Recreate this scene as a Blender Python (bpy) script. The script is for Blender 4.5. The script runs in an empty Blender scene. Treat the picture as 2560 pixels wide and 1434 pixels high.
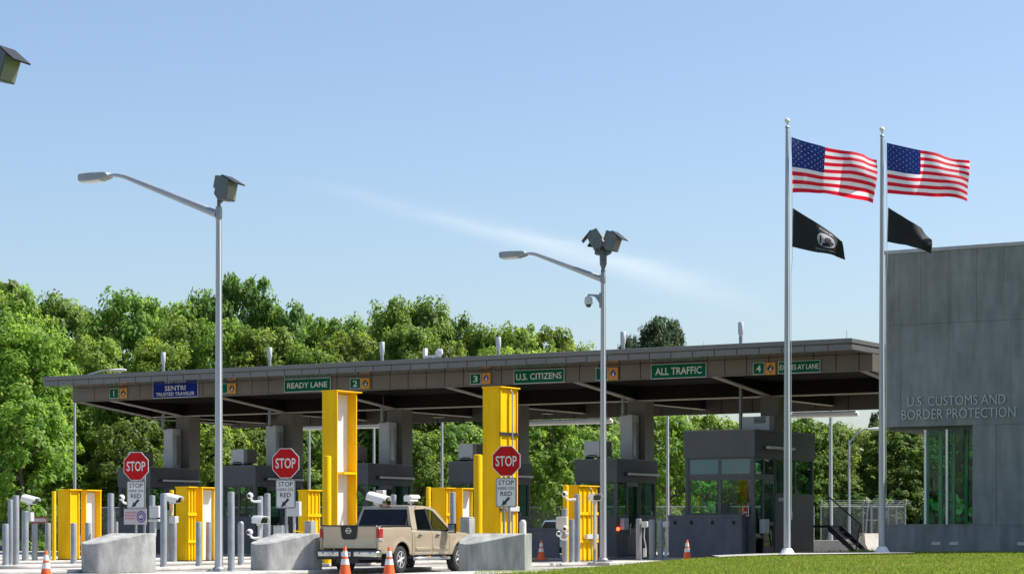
import bpy, math, random
import numpy as np
from mathutils import Vector, Matrix
C = bpy.context.scene.collection
R = math.radians
TH = math.atan2(3370.0, 5500.0)          # how far the lanes turn away from the view
CT, ST = math.cos(TH), math.sin(TH)
ROT = -TH
F = 5500.0; HZ = 1316.0; EYE = 1.3       # focal length and horizon of the photograph in its own pixels, eye height in metres
KH = 0.10                                # height of the kerbed islands

def W(s, w, z=0.0):                      # site axes: s along the canopy, w along the lanes
    return Vector((s*CT + w*ST, -s*ST + w*CT, z))
def SW(x, y): return (x*CT - y*ST, x*ST + y*CT)
def tx(px): return (px-1280.0)/F
def zat(py, D): return EYE + (HZ-py)/F*D
SK = {k: -68.1 + 6.12*(k-1) for k in range(0, 9)}     # centre lines of the islands
def D_on(px, k, ds=0.0): return (SK[k]+ds)/(tx(px)*CT-ST)
def on(px, k, ds=0.0, z=KH):
    D = D_on(px, k, ds); return Vector((tx(px)*D, D, z)), D

# ---------------------------------------------------------------- mesh helper
class MB:
    def __init__(s): s.v=[]; s.f=[]; s.m=[]
    def add(s, vs, fs, mi=0):
        o=len(s.v); s.v += [tuple(p) for p in vs]
        s.f += [tuple(i+o for i in f) for f in fs]; s.m += [mi]*len(fs); return s
    def box(s, x0,x1,y0,y1,z0,z1, mi=0):
        vs=[(x,y,z) for z in (z0,z1) for y in (y0,y1) for x in (x0,x1)]
        return s.add(vs,[(0,2,3,1),(4,5,7,6),(0,1,5,4),(2,6,7,3),(0,4,6,2),(1,3,7,5)],mi)
    def obox(s, c, size, M=None, mi=0):
        hx,hy,hz=[a/2 for a in size]; M = M or Matrix()
        vs=[Vector(c)+ (M.to_3x3() @ Vector((x,y,z))) for z in (-hz,hz) for y in (-hy,hy) for x in (-hx,hx)]
        return s.add(vs,[(0,2,3,1),(4,5,7,6),(0,1,5,4),(2,6,7,3),(0,4,6,2),(1,3,7,5)],mi)
    def prism(s, poly, a0, a1, axis='z', mi=0):
        n=len(poly)
        def P(p,a):
            if axis=='z': return (p[0],p[1],a)
            if axis=='x': return (a,p[0],p[1])
            return (p[0],a,p[1])
        vs=[P(p,a0) for p in poly]+[P(p,a1) for p in poly]
        fs=[tuple(range(n))[::-1], tuple(range(n,2*n))]+[(i,(i+1)%n,n+(i+1)%n,n+i) for i in range(n)]
        return s.add(vs,fs,mi)
    def tube(s, pts, rads, n=12, mi=0, cap=True):
        pts=[Vector(p) for p in pts]
        if not hasattr(rads,'__len__'): rads=[rads]*len(pts)
        vs=[]; prev=None
        for i,p in enumerate(pts):
            t=(pts[min(i+1,len(pts)-1)]-pts[max(i-1,0)]).normalized()
            if prev is None:
                a=Vector((0,0,1)) if abs(t.z)<.9 else Vector((1,0,0))
                nx=t.cross(a).normalized()
            else: nx=(prev-t*prev.dot(t)).normalized()
            prev=nx; ny=t.cross(nx)
            for k in range(n):
                a=2*math.pi*k/n; vs.append(p+nx*math.cos(a)*rads[i]+ny*math.sin(a)*rads[i])
        fs=[(i*n+k, i*n+(k+1)%n, (i+1)*n+(k+1)%n, (i+1)*n+k) for i in range(len(pts)-1) for k in range(n)]
        if cap: fs += [tuple(range(n))[::-1], tuple(range((len(pts)-1)*n, len(pts)*n))]
        return s.add(vs,fs,mi)
    def lathe(s, prof, c=(0,0,0), n=20, M=None, mi=0):
        vs=[]; c=Vector(c); M=M.to_3x3() if M else Matrix.Identity(3)
        for r,z in prof:
            for k in range(n):
                a=2*math.pi*k/n; vs.append(c+M@Vector((r*math.cos(a), r*math.sin(a), z)))
        fs=[(i*n+k, i*n+(k+1)%n, (i+1)*n+(k+1)%n, (i+1)*n+k) for i in range(len(prof)-1) for k in range(n)]
        fs += [tuple(range(n))[::-1], tuple(range((len(prof)-1)*n, len(prof)*n))]
        return s.add(vs,fs,mi)
    def ball(s, c, r, n=14, mi=0, sc=(1,1,1)):
        m=n//2; prof=[(max(1e-4,r*math.sin(math.pi*i/m)), -r*math.cos(math.pi*i/m)) for i in range(m+1)]
        o=len(s.v); s.lathe(prof,(0,0,0),n,None,mi)
        for i in range(o,len(s.v)):
            p=s.v[i]; s.v[i]=(c[0]+p[0]*sc[0], c[1]+p[1]*sc[1], c[2]+p[2]*sc[2])
        return s
    def grid(s, fn, nu, nv, mi=0, mif=None):
        vs=[fn(i/nu, j/nv) for j in range(nv+1) for i in range(nu+1)]
        o=len(s.v); s.v += [tuple(p) for p in vs]
        for j in range(nv):
            for i in range(nu):
                a=o+j*(nu+1)+i
                s.f.append((a,a+1,a+nu+2,a+nu+1)); s.m.append(mif(i,j) if mif else mi)
        return s
    def text(s, txt, fn, w, h, mi=0, depth=0.0, bold=0.0):
        """lettering fitted to a w x h box centred on 0; fn maps (x, y, depth) to a point"""
        cu=bpy.data.curves.new('t','FONT'); cu.body=txt; cu.size=1; cu.resolution_u=3; cu.offset=bold
        if depth: cu.extrude=.5
        ob=bpy.data.objects.new('t',cu)
        me=bpy.data.meshes.new_from_object(ob)
        vs=[v.co.copy() for v in me.vertices]
        x0=min(v.x for v in vs); x1=max(v.x for v in vs); y0=min(v.y for v in vs); y1=max(v.y for v in vs)
        out=[fn(((v.x-x0)/(x1-x0)-.5)*w, ((v.y-y0)/(y1-y0)-.5)*h, (v.z+.5)*depth if depth else 0) for v in vs]
        s.add(out,[tuple(p.vertices) for p in me.polygons],mi)
        bpy.data.meshes.remove(me); bpy.data.objects.remove(ob); bpy.data.curves.remove(cu)
        return s
    def build(s, name, mats, parent=None, smooth=True, bevel=0.0, seg=2, loc=None, rz=None, fix=True):
        me=bpy.data.meshes.new(name); me.from_pydata(s.v,[],s.f)
        if not isinstance(mats,(list,tuple)): mats=[mats]
        for m in mats: me.materials.append(m)
        me.polygons.foreach_set('material_index', s.m)
        if fix and len(s.f)<6000:
            import bmesh
            bm=bmesh.new(); bm.from_mesh(me); bmesh.ops.recalc_face_normals(bm, faces=bm.faces); bm.to_mesh(me); bm.free()
        if smooth:
            me.polygons.foreach_set('use_smooth',[True]*len(me.polygons)); me.set_sharp_from_angle(angle=R(35))
        me.update()
        o=bpy.data.objects.new(name,me); C.objects.link(o)
        if parent is not None: o.parent=parent
        if loc is not None: o.location=loc
        if rz is not None: o.rotation_euler=(0,0,rz)
        if bevel:
            b=o.modifiers.new('edge','BEVEL'); b.width=bevel; b.segments=seg; b.limit_method='ANGLE'; b.angle_limit=R(40)
        return o

def tag(o, label=None, cat=None, group=None, kind=None):
    if label: o['label']=label
    if cat: o['category']=cat
    if group: o['group']=group
    if kind: o['kind']=kind
    return o
def thing(name, label, cat, loc, rz=0.0, group=None):
    o=bpy.data.objects.new(name,None); C.objects.link(o); o.empty_display_size=.2
    o.location=loc; o.rotation_euler=(0,0,rz)
    return tag(o,label,cat,group)
def dup(o, loc, rz=None, label=None, scale=None):
    def cp(a, par):
        c=a.copy(); C.objects.link(c)
        if par is not None: c.parent=par
        for ch in list(a.children): cp(ch, c)
        return c
    c=cp(o,None); c.location=loc
    if rz is not None: c.rotation_euler=(0,0,rz)
    if scale: c.scale=scale
    if label: c['label']=label
    return c

# ---------------------------------------------------------------- materials
def new_mat(name):
    m=bpy.data.materials.new(name); m.use_nodes=True
    nt=m.node_tree; nt.nodes.clear(); return m, nt
def nd(nt, t, **kw):
    n=nt.nodes.new(t)
    for k,v in kw.items():
        if k in n.inputs: n.inputs[k].default_value=v
        else: setattr(n,k,v)
    return n
def col(c): return (c[0],c[1],c[2],1)
def pm(name, c, rough=.6, metal=0.0, var=.12, scale=3.0, bump=0.0, bscale=40.0, c2=None, streak=0.0, spec=.5, coat=0.0, coord='Object', emit=None):
    m,nt=new_mat(name); L=nt.links.new
    out=nd(nt,'ShaderNodeOutputMaterial'); b=nd(nt,'ShaderNodeBsdfPrincipled')
    b.inputs['Roughness'].default_value=rough; b.inputs['Metallic'].default_value=metal
    b.inputs['Specular IOR Level'].default_value=spec; b.inputs['Coat Weight'].default_value=coat; b.inputs['Coat Roughness'].default_value=.08
    L(b.outputs[0],out.inputs[0])
    tc=nd(nt,'ShaderNodeTexCoord')
    mp=nd(nt,'ShaderNodeMapping'); L(tc.outputs[coord],mp.inputs[0])
    if streak: mp.inputs['Scale'].default_value=(1,1,streak)
    n=nd(nt,'ShaderNodeTexNoise',Scale=scale,Detail=6.0,Roughness=.62); L(mp.outputs[0],n.inputs[0])
    rp=nd(nt,'ShaderNodeValToRGB'); L(n.outputs[0],rp.inputs[0])
    d=c2 if c2 else tuple(x*(1-var*2.2) for x in c); e=tuple(min(1,x*(1+var)) for x in c)
    rp.color_ramp.elements[0].position=.3; rp.color_ramp.elements[0].color=col(d)
    rp.color_ramp.elements[1].position=.72; rp.color_ramp.elements[1].color=col(e)
    L(rp.outputs[0],b.inputs['Base Color'])
    mr=nd(nt,'ShaderNodeMapRange'); mr.inputs[3].default_value=max(0.02,rough-.08); mr.inputs[4].default_value=min(1,rough+.1)
    L(n.outputs[0],mr.inputs[0]); L(mr.outputs[0],b.inputs['Roughness'])
    if bump:
        n2=nd(nt,'ShaderNodeTexNoise',Scale=bscale,Detail=4.0); L(tc.outputs[coord],n2.inputs[0])
        bp=nd(nt,'ShaderNodeBump',Strength=bump,Distance=.02); L(n2.outputs[0],bp.inputs['Height']); L(bp.outputs[0],b.inputs['Normal'])
    return m
def glass_mat(name, tint, clear=.75, rough=.0, fres=1.5):
    m,nt=new_mat(name); L=nt.links.new
    out=nd(nt,'ShaderNodeOutputMaterial'); t=nd(nt,'ShaderNodeBsdfTransparent'); t.inputs[0].default_value=col(tint)
    g=nd(nt,'ShaderNodeBsdfGlossy'); g.inputs[0].default_value=(1,1,1,1); g.inputs['Roughness'].default_value=rough
    fr=nd(nt,'ShaderNodeFresnel'); fr.inputs[0].default_value=fres
    ge=nd(nt,'ShaderNodeNewGeometry'); iv=nd(nt,'ShaderNodeMath',operation='SUBTRACT'); iv.inputs[0].default_value=1.0; L(ge.outputs['Backfacing'],iv.inputs[1])
    ml=nd(nt,'ShaderNodeMath',operation='MULTIPLY'); L(fr.outputs[0],ml.inputs[0]); L(iv.outputs[0],ml.inputs[1])
    mx=nd(nt,'ShaderNodeMixShader'); L(ml.outputs[0],mx.inputs[0]); L(t.outputs[0],mx.inputs[1]); L(g.outputs[0],mx.inputs[2])
    L(mx.outputs[0],out.inputs[0]); return m
def leaf_mat(name, a, b, tr=.45):
    m,nt=new_mat(name); L=nt.links.new
    out=nd(nt,'ShaderNodeOutputMaterial')
    ge=nd(nt,'ShaderNodeNewGeometry'); oi=nd(nt,'ShaderNodeObjectInfo')
    mx=nd(nt,'ShaderNodeMix',data_type='RGBA'); L(ge.outputs['Random Per Island'],mx.inputs[0])
    mx.inputs[6].default_value=col(a); mx.inputs[7].default_value=col(b)
    hs=nd(nt,'ShaderNodeHueSaturation'); L(mx.outputs[2],hs.inputs['Color'])
    r1=nd(nt,'ShaderNodeMapRange'); r1.inputs[3].default_value=.488; r1.inputs[4].default_value=.515; L(oi.outputs['Random'],r1.inputs[0]); L(r1.outputs[0],hs.inputs['Hue'])
    mm=nd(nt,'ShaderNodeMath',operation='MULTIPLY'); L(oi.outputs['Random'],mm.inputs[0]); mm.inputs[1].default_value=7.31
    fr=nd(nt,'ShaderNodeMath',operation='FRACT'); L(mm.outputs[0],fr.inputs[0])
    r2=nd(nt,'ShaderNodeMapRange'); r2.inputs[3].default_value=.75; r2.inputs[4].default_value=1.25; L(fr.outputs[0],r2.inputs[0]); L(r2.outputs[0],hs.inputs['Value'])
    p=nd(nt,'ShaderNodeBsdfPrincipled'); p.inputs['Roughness'].default_value=.5; p.inputs['Specular IOR Level'].default_value=.35
    L(hs.outputs[0],p.inputs['Base Color'])
    t=nd(nt,'ShaderNodeBsdfTranslucent')
    h2=nd(nt,'ShaderNodeHueSaturation'); h2.inputs['Hue'].default_value=.485; h2.inputs['Value'].default_value=1.7; L(hs.outputs[0],h2.inputs['Color']); L(h2.outputs[0],t.inputs[0])
    ms=nd(nt,'ShaderNodeMixShader'); ms.inputs[0].default_value=tr; L(p.outputs[0],ms.inputs[1]); L(t.outputs[0],ms.inputs[2]); L(ms.outputs[0],out.inputs[0])
    return m
def cloth_mat(name, c, tr=.45):
    m,nt=new_mat(name); L=nt.links.new
    out=nd(nt,'ShaderNodeOutputMaterial'); d=nd(nt,'ShaderNodeBsdfPrincipled'); d.inputs['Base Color'].default_value=col(c); d.inputs['Roughness'].default_value=.75
    w=nd(nt,'ShaderNodeTexNoise',Scale=25.0,Detail=5.0); bp=nd(nt,'ShaderNodeBump',Strength=.35,Distance=.02); L(w.outputs[0],bp.inputs['Height']); L(bp.outputs[0],d.inputs['Normal'])
    t=nd(nt,'ShaderNodeBsdfTranslucent'); t.inputs[0].default_value=col(c)
    ms=nd(nt,'ShaderNodeMixShader'); ms.inputs[0].default_value=tr; L(d.outputs[0],ms.inputs[1]); L(t.outputs[0],ms.inputs[2]); L(ms.outputs[0],out.inputs[0]); return m
def emis(name, c, s):
    m,nt=new_mat(name); out=nd(nt,'ShaderNodeOutputMaterial'); e=nd(nt,'ShaderNodeEmission'); e.inputs[0].default_value=col(c); e.inputs[1].default_value=s
    nt.links.new(e.outputs[0],out.inputs[0]); return m

def brushed(name,c):
    m=pm(name,c,.34,.6,var=.05,scale=5,streak=.1); nt=m.node_tree; b=[n for n in nt.nodes if n.type=='BSDF_PRINCIPLED'][0]
    for l in list(b.inputs['Roughness'].links): nt.links.remove(l)
    b.inputs['Roughness'].default_value=.40; b.inputs['Anisotropic'].default_value=.9; b.inputs['Anisotropic Rotation'].default_value=ANROT
    t=nd(nt,'ShaderNodeTangent',direction_type='RADIAL',axis='Z'); nt.links.new(t.outputs[0],b.inputs['Tangent'])
    return m
ANROT=0.25
M=dict(
 conc=pm('concrete',(.50,.48,.44),.85,var=.12,scale=1.5,bump=.25),
 road=pm('road_concrete',(.40,.38,.35),.9,var=.14,scale=.35,bump=.2,c2=(.25,.24,.22)),
 block=pm('stained_concrete',(.46,.455,.43),.85,var=.12,scale=3.4,bump=.4,bscale=60,c2=(.19,.195,.185),streak=.42),
 blockold=pm('weathered_concrete',(.37,.375,.345),.85,var=.2,scale=3.6,bump=.4,bscale=60,c2=(.17,.18,.165),streak=.2),
 galv=pm('galvanised_steel',(.33,.35,.37),.48,.35,var=.14,scale=7,streak=.25),
 alu=brushed('brushed_aluminium',(.42,.44,.46)),
 headgrey=pm('grey_lantern',(.30,.325,.35),.45,.2,var=.08),
 lampgrey=pm('grey_lamp_housing',(.13,.15,.165),.5,.2,var=.1),
 lampglass=pm('smoked_lamp_lens',(.24,.235,.19),.3,var=.1),
 yellow=pm('yellow_paint',(.95,.565,.006),.5,var=.05,scale=1.6,c2=(.70,.41,.006),streak=.22,spec=.1),
 white=pm('white_paint',(.82,.81,.78),.45,var=.03),
 ivory=pm('ivory_plastic',(.74,.71,.64),.5,var=.04),
 boxwhite=pm('pale_grey_enclosure',(.56,.57,.56),.5,var=.05),
 cgrey=pm('canopy_metal_panel',(.165,.146,.122),.50,.0,var=.10,scale=.5,spec=.55),
 cdark=pm('canopy_upper_panel',(.155,.155,.148),.42,.0,var=.08,scale=.4,spec=.6),
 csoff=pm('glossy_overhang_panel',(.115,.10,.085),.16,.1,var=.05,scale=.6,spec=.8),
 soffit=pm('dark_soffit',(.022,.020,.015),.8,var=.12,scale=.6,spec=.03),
 beam=pm('pale_beam_flange',(.50,.45,.38),.6,var=.08),
 joint=pm('dark_joint',(.02,.02,.02),.8,var=.1),
 booth=pm('charcoal_cladding',(.135,.138,.136),.5,var=.08,scale=.8,spec=.15),
 bframe=pm('grey_window_frame',(.075,.085,.095),.4,.2,var=.06),
 wallgrey=pm('blue_grey_wall',(.14,.15,.165),.75,var=.15,scale=1.6,streak=.4),
 black=pm('black_plastic',(.012,.012,.013),.45,var=.1),
 rubber=pm('tyre_rubber',(.022,.022,.022),.85,var=.15,scale=12),
 chrome=pm('chrome',(.75,.75,.75),.12,1.0,var=.02),
 rim=pm('alloy_rim',(.72,.73,.74),.35,.35,var=.03),
 tan=pm('tan_car_paint',(.50,.41,.29),.34,.32,var=.03,scale=1.5,coat=.8),
 ltblue=pm('pale_blue_car_paint',(.34,.47,.56),.25,.3,var=.03,coat=.7),
 redlens=pm('red_lens',(.42,.012,.012),.15,var=.05,coat=.8),
 clearlens=pm('clear_lens',(.42,.37,.34),.15,var=.05,coat=.8),
 orange=pm('orange_cone_plastic',(.86,.125,.02),.5,var=.05),
 reflect=pm('reflective_white',(.78,.77,.76),.4,var=.05),
 signred=pm('sign_red',(.50,.012,.014),.5,var=.06,scale=4,spec=.1),
 signwhite=pm('sign_white',(.72,.71,.69),.4,var=.05),
 signblack=pm('sign_black',(.02,.02,.02),.5,var=.05),
 green=pm('sign_green',(.0,.125,.068),.5,var=.06,spec=.1),
 blue=pm('sign_blue',(.006,.022,.22),.5,var=.06,spec=.1),
 signorange=pm('sign_orange',(.70,.30,.035),.45,var=.05),
 pink=pm('faded_sign_paper',(.60,.50,.50),.6,var=.08,scale=9),
 pinktext=pm('faded_pink_print',(.52,.27,.31),.6,var=.1),
 signblue=pm('emblem_blue',(.035,.06,.28),.5,var=.05),
 letters=pm('brushed_letter_metal',(.44,.46,.47),.45,.2,var=.05),
 steel=pm('dark_steel',(.045,.047,.05),.5,.3,var=.1),
 bark=pm('bark',(.16,.125,.09),.9,var=.3,scale=6,bump=.4,bscale=12,streak=.3),
 earth=pm('meadow_ground',(.09,.12,.035),.95,var=.3,scale=.2),
 lawn=pm('lawn_soil',(.13,.19,.03),.95,var=.25,scale=1.3),
 dish=pm('white_metal',(.8,.8,.79),.4,var=.03),
 rust=pm('rusty_red_board',(.30,.10,.05),.7,var=.15),
 seat=pm('dark_upholstery',(.03,.03,.032),.8,var=.2),
 glass=glass_mat('clear_green_glass',(.66,.82,.77),fres=1.45),
 bglass=glass_mat('green_curtain_glass',(.52,.80,.66),fres=1.45),
 tint=glass_mat('privacy_glass',(.10,.12,.13),fres=1.5),
 cartint=glass_mat('car_side_glass',(.55,.62,.58),fres=1.45),
 frost=pm('teal_blind_behind_glass',(.10,.215,.215),.22,var=.05,scale=.6,spec=.6),
 lens=pm('black_lens',(.008,.008,.01),.08,var=.02,coat=1),
 diffuser=pm('white_light_diffuser',(.8,.79,.75),.5,var=.02),
 leafA=leaf_mat('leaf_maple',(.095,.185,.024),(.240,.345,.050),.58),
 leafB=leaf_mat('leaf_oak',(.085,.168,.030),(.195,.300,.055),.58),
 leafC=leaf_mat('leaf_birch',(.095,.180,.026),(.225,.325,.055),.58),
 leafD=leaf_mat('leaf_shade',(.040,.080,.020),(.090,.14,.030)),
 needle=leaf_mat('pine_needle',(.045,.085,.036),(.105,.155,.065),.35),
 grass=leaf_mat('grass_blade',(.11,.18,.016),(.25,.305,.038),.4),
 fred=cloth_mat('flag_red',(.78,.012,.035),.55), fwhite=cloth_mat('flag_white',(.90,.87,.87),.55), fblue=cloth_mat('flag_navy',(.012,.035,.20),.35),
 fblack=cloth_mat('flag_black',(.008,.010,.012),.1),
 redlamp=emis('red_signal_lamp',(1,.09,.03),2.5),
)
def concrete_panels(name):
    m,nt=new_mat(name); L=nt.links.new
    out=nd(nt,'ShaderNodeOutputMaterial'); b=nd(nt,'ShaderNodeBsdfPrincipled'); b.inputs['Roughness'].default_value=.8; L(b.outputs[0],out.inputs[0])
    tc=nd(nt,'ShaderNodeTexCoord')
    n=nd(nt,'ShaderNodeTexNoise',Scale=.9,Detail=9.0,Roughness=.68); L(tc.outputs['Object'],n.inputs[0])
    mp=nd(nt,'ShaderNodeMapping'); mp.inputs['Scale'].default_value=(2.2,2.2,.35); L(tc.outputs['Object'],mp.inputs[0])
    n2=nd(nt,'ShaderNodeTexNoise',Scale=1.5,Detail=5.0); L(mp.outputs[0],n2.inputs[0])
    mixv=nd(nt,'ShaderNodeMath',operation='ADD'); L(n.outputs[0],mixv.inputs[0]); L(n2.outputs[0],mixv.inputs[1])
    hv=nd(nt,'ShaderNodeMath',operation='MULTIPLY'); L(mixv.outputs[0],hv.inputs[0]); hv.inputs[1].default_value=.5
    rp=nd(nt,'ShaderNodeValToRGB'); L(hv.outputs[0],rp.inputs[0])
    rp.color_ramp.elements[0].position=.33; rp.color_ramp.elements[0].color=(.135,.155,.158,1)
    rp.color_ramp.elements[1].position=.66; rp.color_ramp.elements[1].color=(.275,.292,.292,1)
    L(rp.outputs[0],b.inputs['Base Color'])
    bp=nd(nt,'ShaderNodeBump',Strength=.3,Distance=.03); L(n.outputs[0],bp.inputs['Height']); L(bp.outputs[0],b.inputs['Normal'])
    return m
def grime(mat,c,lo,hi,scale,streak):
    nt=mat.node_tree; L=nt.links.new; b=[n for n in nt.nodes if n.type=='BSDF_PRINCIPLED'][0]; src=b.inputs['Base Color'].links[0].from_socket
    tc=nd(nt,'ShaderNodeTexCoord'); mp=nd(nt,'ShaderNodeMapping'); mp.inputs['Scale'].default_value=(1,1,streak); L(tc.outputs['Object'],mp.inputs[0])
    n=nd(nt,'ShaderNodeTexNoise',Scale=scale,Detail=8.0,Roughness=.7); L(mp.outputs[0],n.inputs[0])
    r=nd(nt,'ShaderNodeMapRange'); r.inputs[1].default_value=lo; r.inputs[2].default_value=hi; L(n.outputs[0],r.inputs[0])
    m2=nd(nt,'ShaderNodeMix',data_type='RGBA'); L(r.outputs[0],m2.inputs[0]); L(src,m2.inputs[6]); m2.inputs[7].default_value=col(c); L(m2.outputs[2],b.inputs['Base Color'])
grime(M['yellow'],(.30,.16,.03),.60,.82,2.6,.3)
grime(M['galv'],(.16,.15,.13),.58,.85,4.0,.4)
grime(M['white'],(.42,.40,.36),.60,.9,3.0,.4)
grime(M['road'],(.16,.15,.14),.52,.8,.9,1.0)
grime(M['conc'],(.24,.22,.19),.55,.85,1.2,1.0)
def patch_grass():
    m=M['grass']; nt=m.node_tree; L=nt.links.new
    mix=[n for n in nt.nodes if n.type=='MIX'][0]; hs=[n for n in nt.nodes if n.type=='HUE_SAT'][0]
    tc=nd(nt,'ShaderNodeTexCoord'); n=nd(nt,'ShaderNodeTexNoise',Scale=.45,Detail=5.0,Roughness=.65); L(tc.outputs['Object'],n.inputs[0])
    rp=nd(nt,'ShaderNodeMapRange'); rp.inputs[1].default_value=.52; rp.inputs[2].default_value=.75; L(n.outputs[0],rp.inputs[0])
    m2=nd(nt,'ShaderNodeMix',data_type='RGBA'); L(rp.outputs[0],m2.inputs[0]); L(mix.outputs[2],m2.inputs[6]); m2.inputs[7].default_value=(.30,.27,.07,1); L(m2.outputs[2],hs.inputs['Color'])
patch_grass()
M['panels']=concrete_panels('cast_concrete_wall')
def chainlink(name):
    m,nt=new_mat(name); L=nt.links.new
    out=nd(nt,'ShaderNodeOutputMaterial'); b=nd(nt,'ShaderNodeBsdfPrincipled'); b.inputs['Base Color'].default_value=(.33,.35,.36,1); b.inputs['Metallic'].default_value=.5; b.inputs['Roughness'].default_value=.5
    tc=nd(nt,'ShaderNodeTexCoord'); sp=nd(nt,'ShaderNodeSeparateXYZ'); L(tc.outputs['Object'],sp.inputs[0])
    def wave(sgn):
        a=nd(nt,'ShaderNodeMath',operation='MULTIPLY'); L(sp.outputs['Z'],a.inputs[0]); a.inputs[1].default_value=sgn
        s=nd(nt,'ShaderNodeMath',operation='ADD'); L(sp.outputs['X'],s.inputs[0]); L(a.outputs[0],s.inputs[1])
        k=nd(nt,'ShaderNodeMath',operation='MULTIPLY'); L(s.outputs[0],k.inputs[0]); k.inputs[1].default_value=14.0
        f=nd(nt,'ShaderNodeMath',operation='FRACT'); L(k.outputs[0],f.inputs[0])
        l=nd(nt,'ShaderNodeMath',operation='LESS_THAN'); L(f.outputs[0],l.inputs[0]); l.inputs[1].default_value=.085; return l
    a,c=wave(1),wave(-1); mx=nd(nt,'ShaderNodeMath',operation='MAXIMUM'); L(a.outputs[0],mx.inputs[0]); L(c.outputs[0],mx.inputs[1])
    t=nd(nt,'ShaderNodeBsdfTransparent'); ms=nd(nt,'ShaderNodeMixShader'); L(mx.outputs[0],ms.inputs[0]); L(t.outputs[0],ms.inputs[1]); L(b.outputs[0],ms.inputs[2]); L(ms.outputs[0],out.inputs[0])
    return m
M['chain']=chainlink('chain_link_mesh')
# ================================================================ SETTING
def struct(o): return tag(o, kind='structure')
def lawn_z(x):
    a=min(1,max(0,(x-.2)/9.0)); a=a*a*(3-2*a)
    b=min(1,max(0,(x-9)/9.0))
    return .03+.33*a+.09*b
g=MB(); g.grid(lambda a,b:((a-.5)*3000,-60+b*3000,-.03),40,40); struct(g.build('ground',M['earth']))
S_L=-31.9                               # edge of the lawn along the last lane
# concrete lanes, jointed slabs laid 8 mm apart
r=MB()
def slab(s0,s1,w0,w1):
    q=[W(s0+.006,w0+.006),W(s1-.006,w0+.006),W(s1-.006,w1-.006),W(s0+.006,w1-.006)]
    r.add([(p.x,p.y,0.0) for p in q],[(0,1,2,3)])
for i in range(-20,1):
    for j in range(0,22):
        slab(-31.4+i*3.06-3.06,-31.4+i*3.06,5+j*5,10+j*5)
struct(r.build('road',M['road'],smooth=False))
def island(k,w0,w1,hw=.92):
    b=MB(); n=10
    pl=[(-hw,w1),( -hw,w0+hw)]+[(-hw*math.cos(math.pi*i/n), w0+hw-hw*math.sin(math.pi*i/n)) for i in range(1,n)]+[(hw,w0+hw),(hw,w1)]
    b.prism(pl,0.002,KH)
    struct(b.build('pavement',M['conc'],bevel=.025,loc=W(SK[k],0),rz=ROT))
for k in range(0,5): island(k,50,90)
island(4+1,43,90); island(6,42.5,74.4); island(7,44,52.6)
b=MB(); b.box(-1.9,1.9,74.4,90,.002,KH+.02); struct(b.build('pavement',M['conc'],bevel=.02,loc=W(SK[6],0),rz=ROT))
# lawn
def lawn_pt(a,b_):
    s=S_L+(6-S_L)*a**1.3 if False else S_L+a*40; w=12+b_*110
    p=W(s,w); z=lawn_z(p.x) + (0 if a>0 else -.0)
    return (p.x,p.y,z)
g=MB(); g.grid(lawn_pt,80,110)
struct(g.build('lawn',M['lawn'],fix=False))
b=MB()                                    # kerb that holds the lawn
n=60
for i in range(n):
    w0,w1=12+i*110/n,12+(i+1)*110/n-.01
    z=lawn_z(W(S_L,(w0+w1)/2).x)
    b.box(-.16,0,w0,w1,-.02,z-.012)
struct(b.build('kerb',M['conc'],loc=W(S_L,0),rz=ROT))
# path of pale concrete past the flagpoles
def path_pt(a,b_):
    x=6.5+a*6.3; y=68.6+b_*3.0+a*1.2; return (x,y,lawn_z(x)+.085)
g=MB(); g.grid(path_pt,24,4); struct(g.build('path',M['conc'],fix=False))
# grass
rng=np.random.default_rng(4)
def blades(n, x0,x1,y0,y1, h0,h1):
    x=rng.uniform(x0,x1,n); y=rng.uniform(y0,y1,n)
    s=x*CT-y*ST
    keep=(s>S_L+.05)&~((x>6.4)&(x<12.9)&(y>68.3+(x-6.5)*.19)&(y<71.7+(x-6.5)*.19))&~((s>-28.8)&(x*ST+y*CT>71.3))
    x=x[keep];y=y[keep]; n=len(x)
    a=np.clip((x-.2)/9,0,1); z=.03+.33*a*a*(3-2*a)+.09*np.clip((x-9)/9,0,1)
    th=rng.uniform(0,2*np.pi,n)
    pat=.55+.45*np.sin(x*.9+1.3*np.sin(y*.5))*np.sin(y*.7+x*.3)
    h=rng.uniform(h0,h1,n)*(.8+.35*pat); wd=rng.uniform(.008,.016,n)*1.6
    lx=rng.normal(0,.35,n)*h; ly=rng.normal(0,.35,n)*h
    dx=np.cos(th)*wd; dy=np.sin(th)*wd
    v=np.stack([np.stack([x-dx,y-dy,z-.01],1),np.stack([x+dx,y+dy,z-.01],1),np.stack([x+lx*.4+dx*.7,y+ly*.4+dy*.7,z+h*.55],1),np.stack([x+lx,y+ly,z+h],1)],1)
    return v
vv=np.concatenate([blades(140000,-1,15.5,40,60,.05,.11),blades(62000,0,17,60,76,.05,.09),blades(9000,3,26,76,120,.08,.16)])
n=len(vv); me=bpy.data.meshes.new('grass'); me.vertices.add(n*4); me.vertices.foreach_set('co',vv.reshape(-1))
me.loops.add(n*4); me.loops.foreach_set('vertex_index',np.arange(n*4)); me.polygons.add(n)
me.polygons.foreach_set('loop_start',np.arange(0,n*4,4)); me.polygons.foreach_set('loop_total',np.full(n,4)); me.update(calc_edges=True)
me.materials.append(M['grass']); o=bpy.data.objects.new('grass',me); C.objects.link(o); tag(o,kind='stuff')

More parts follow.
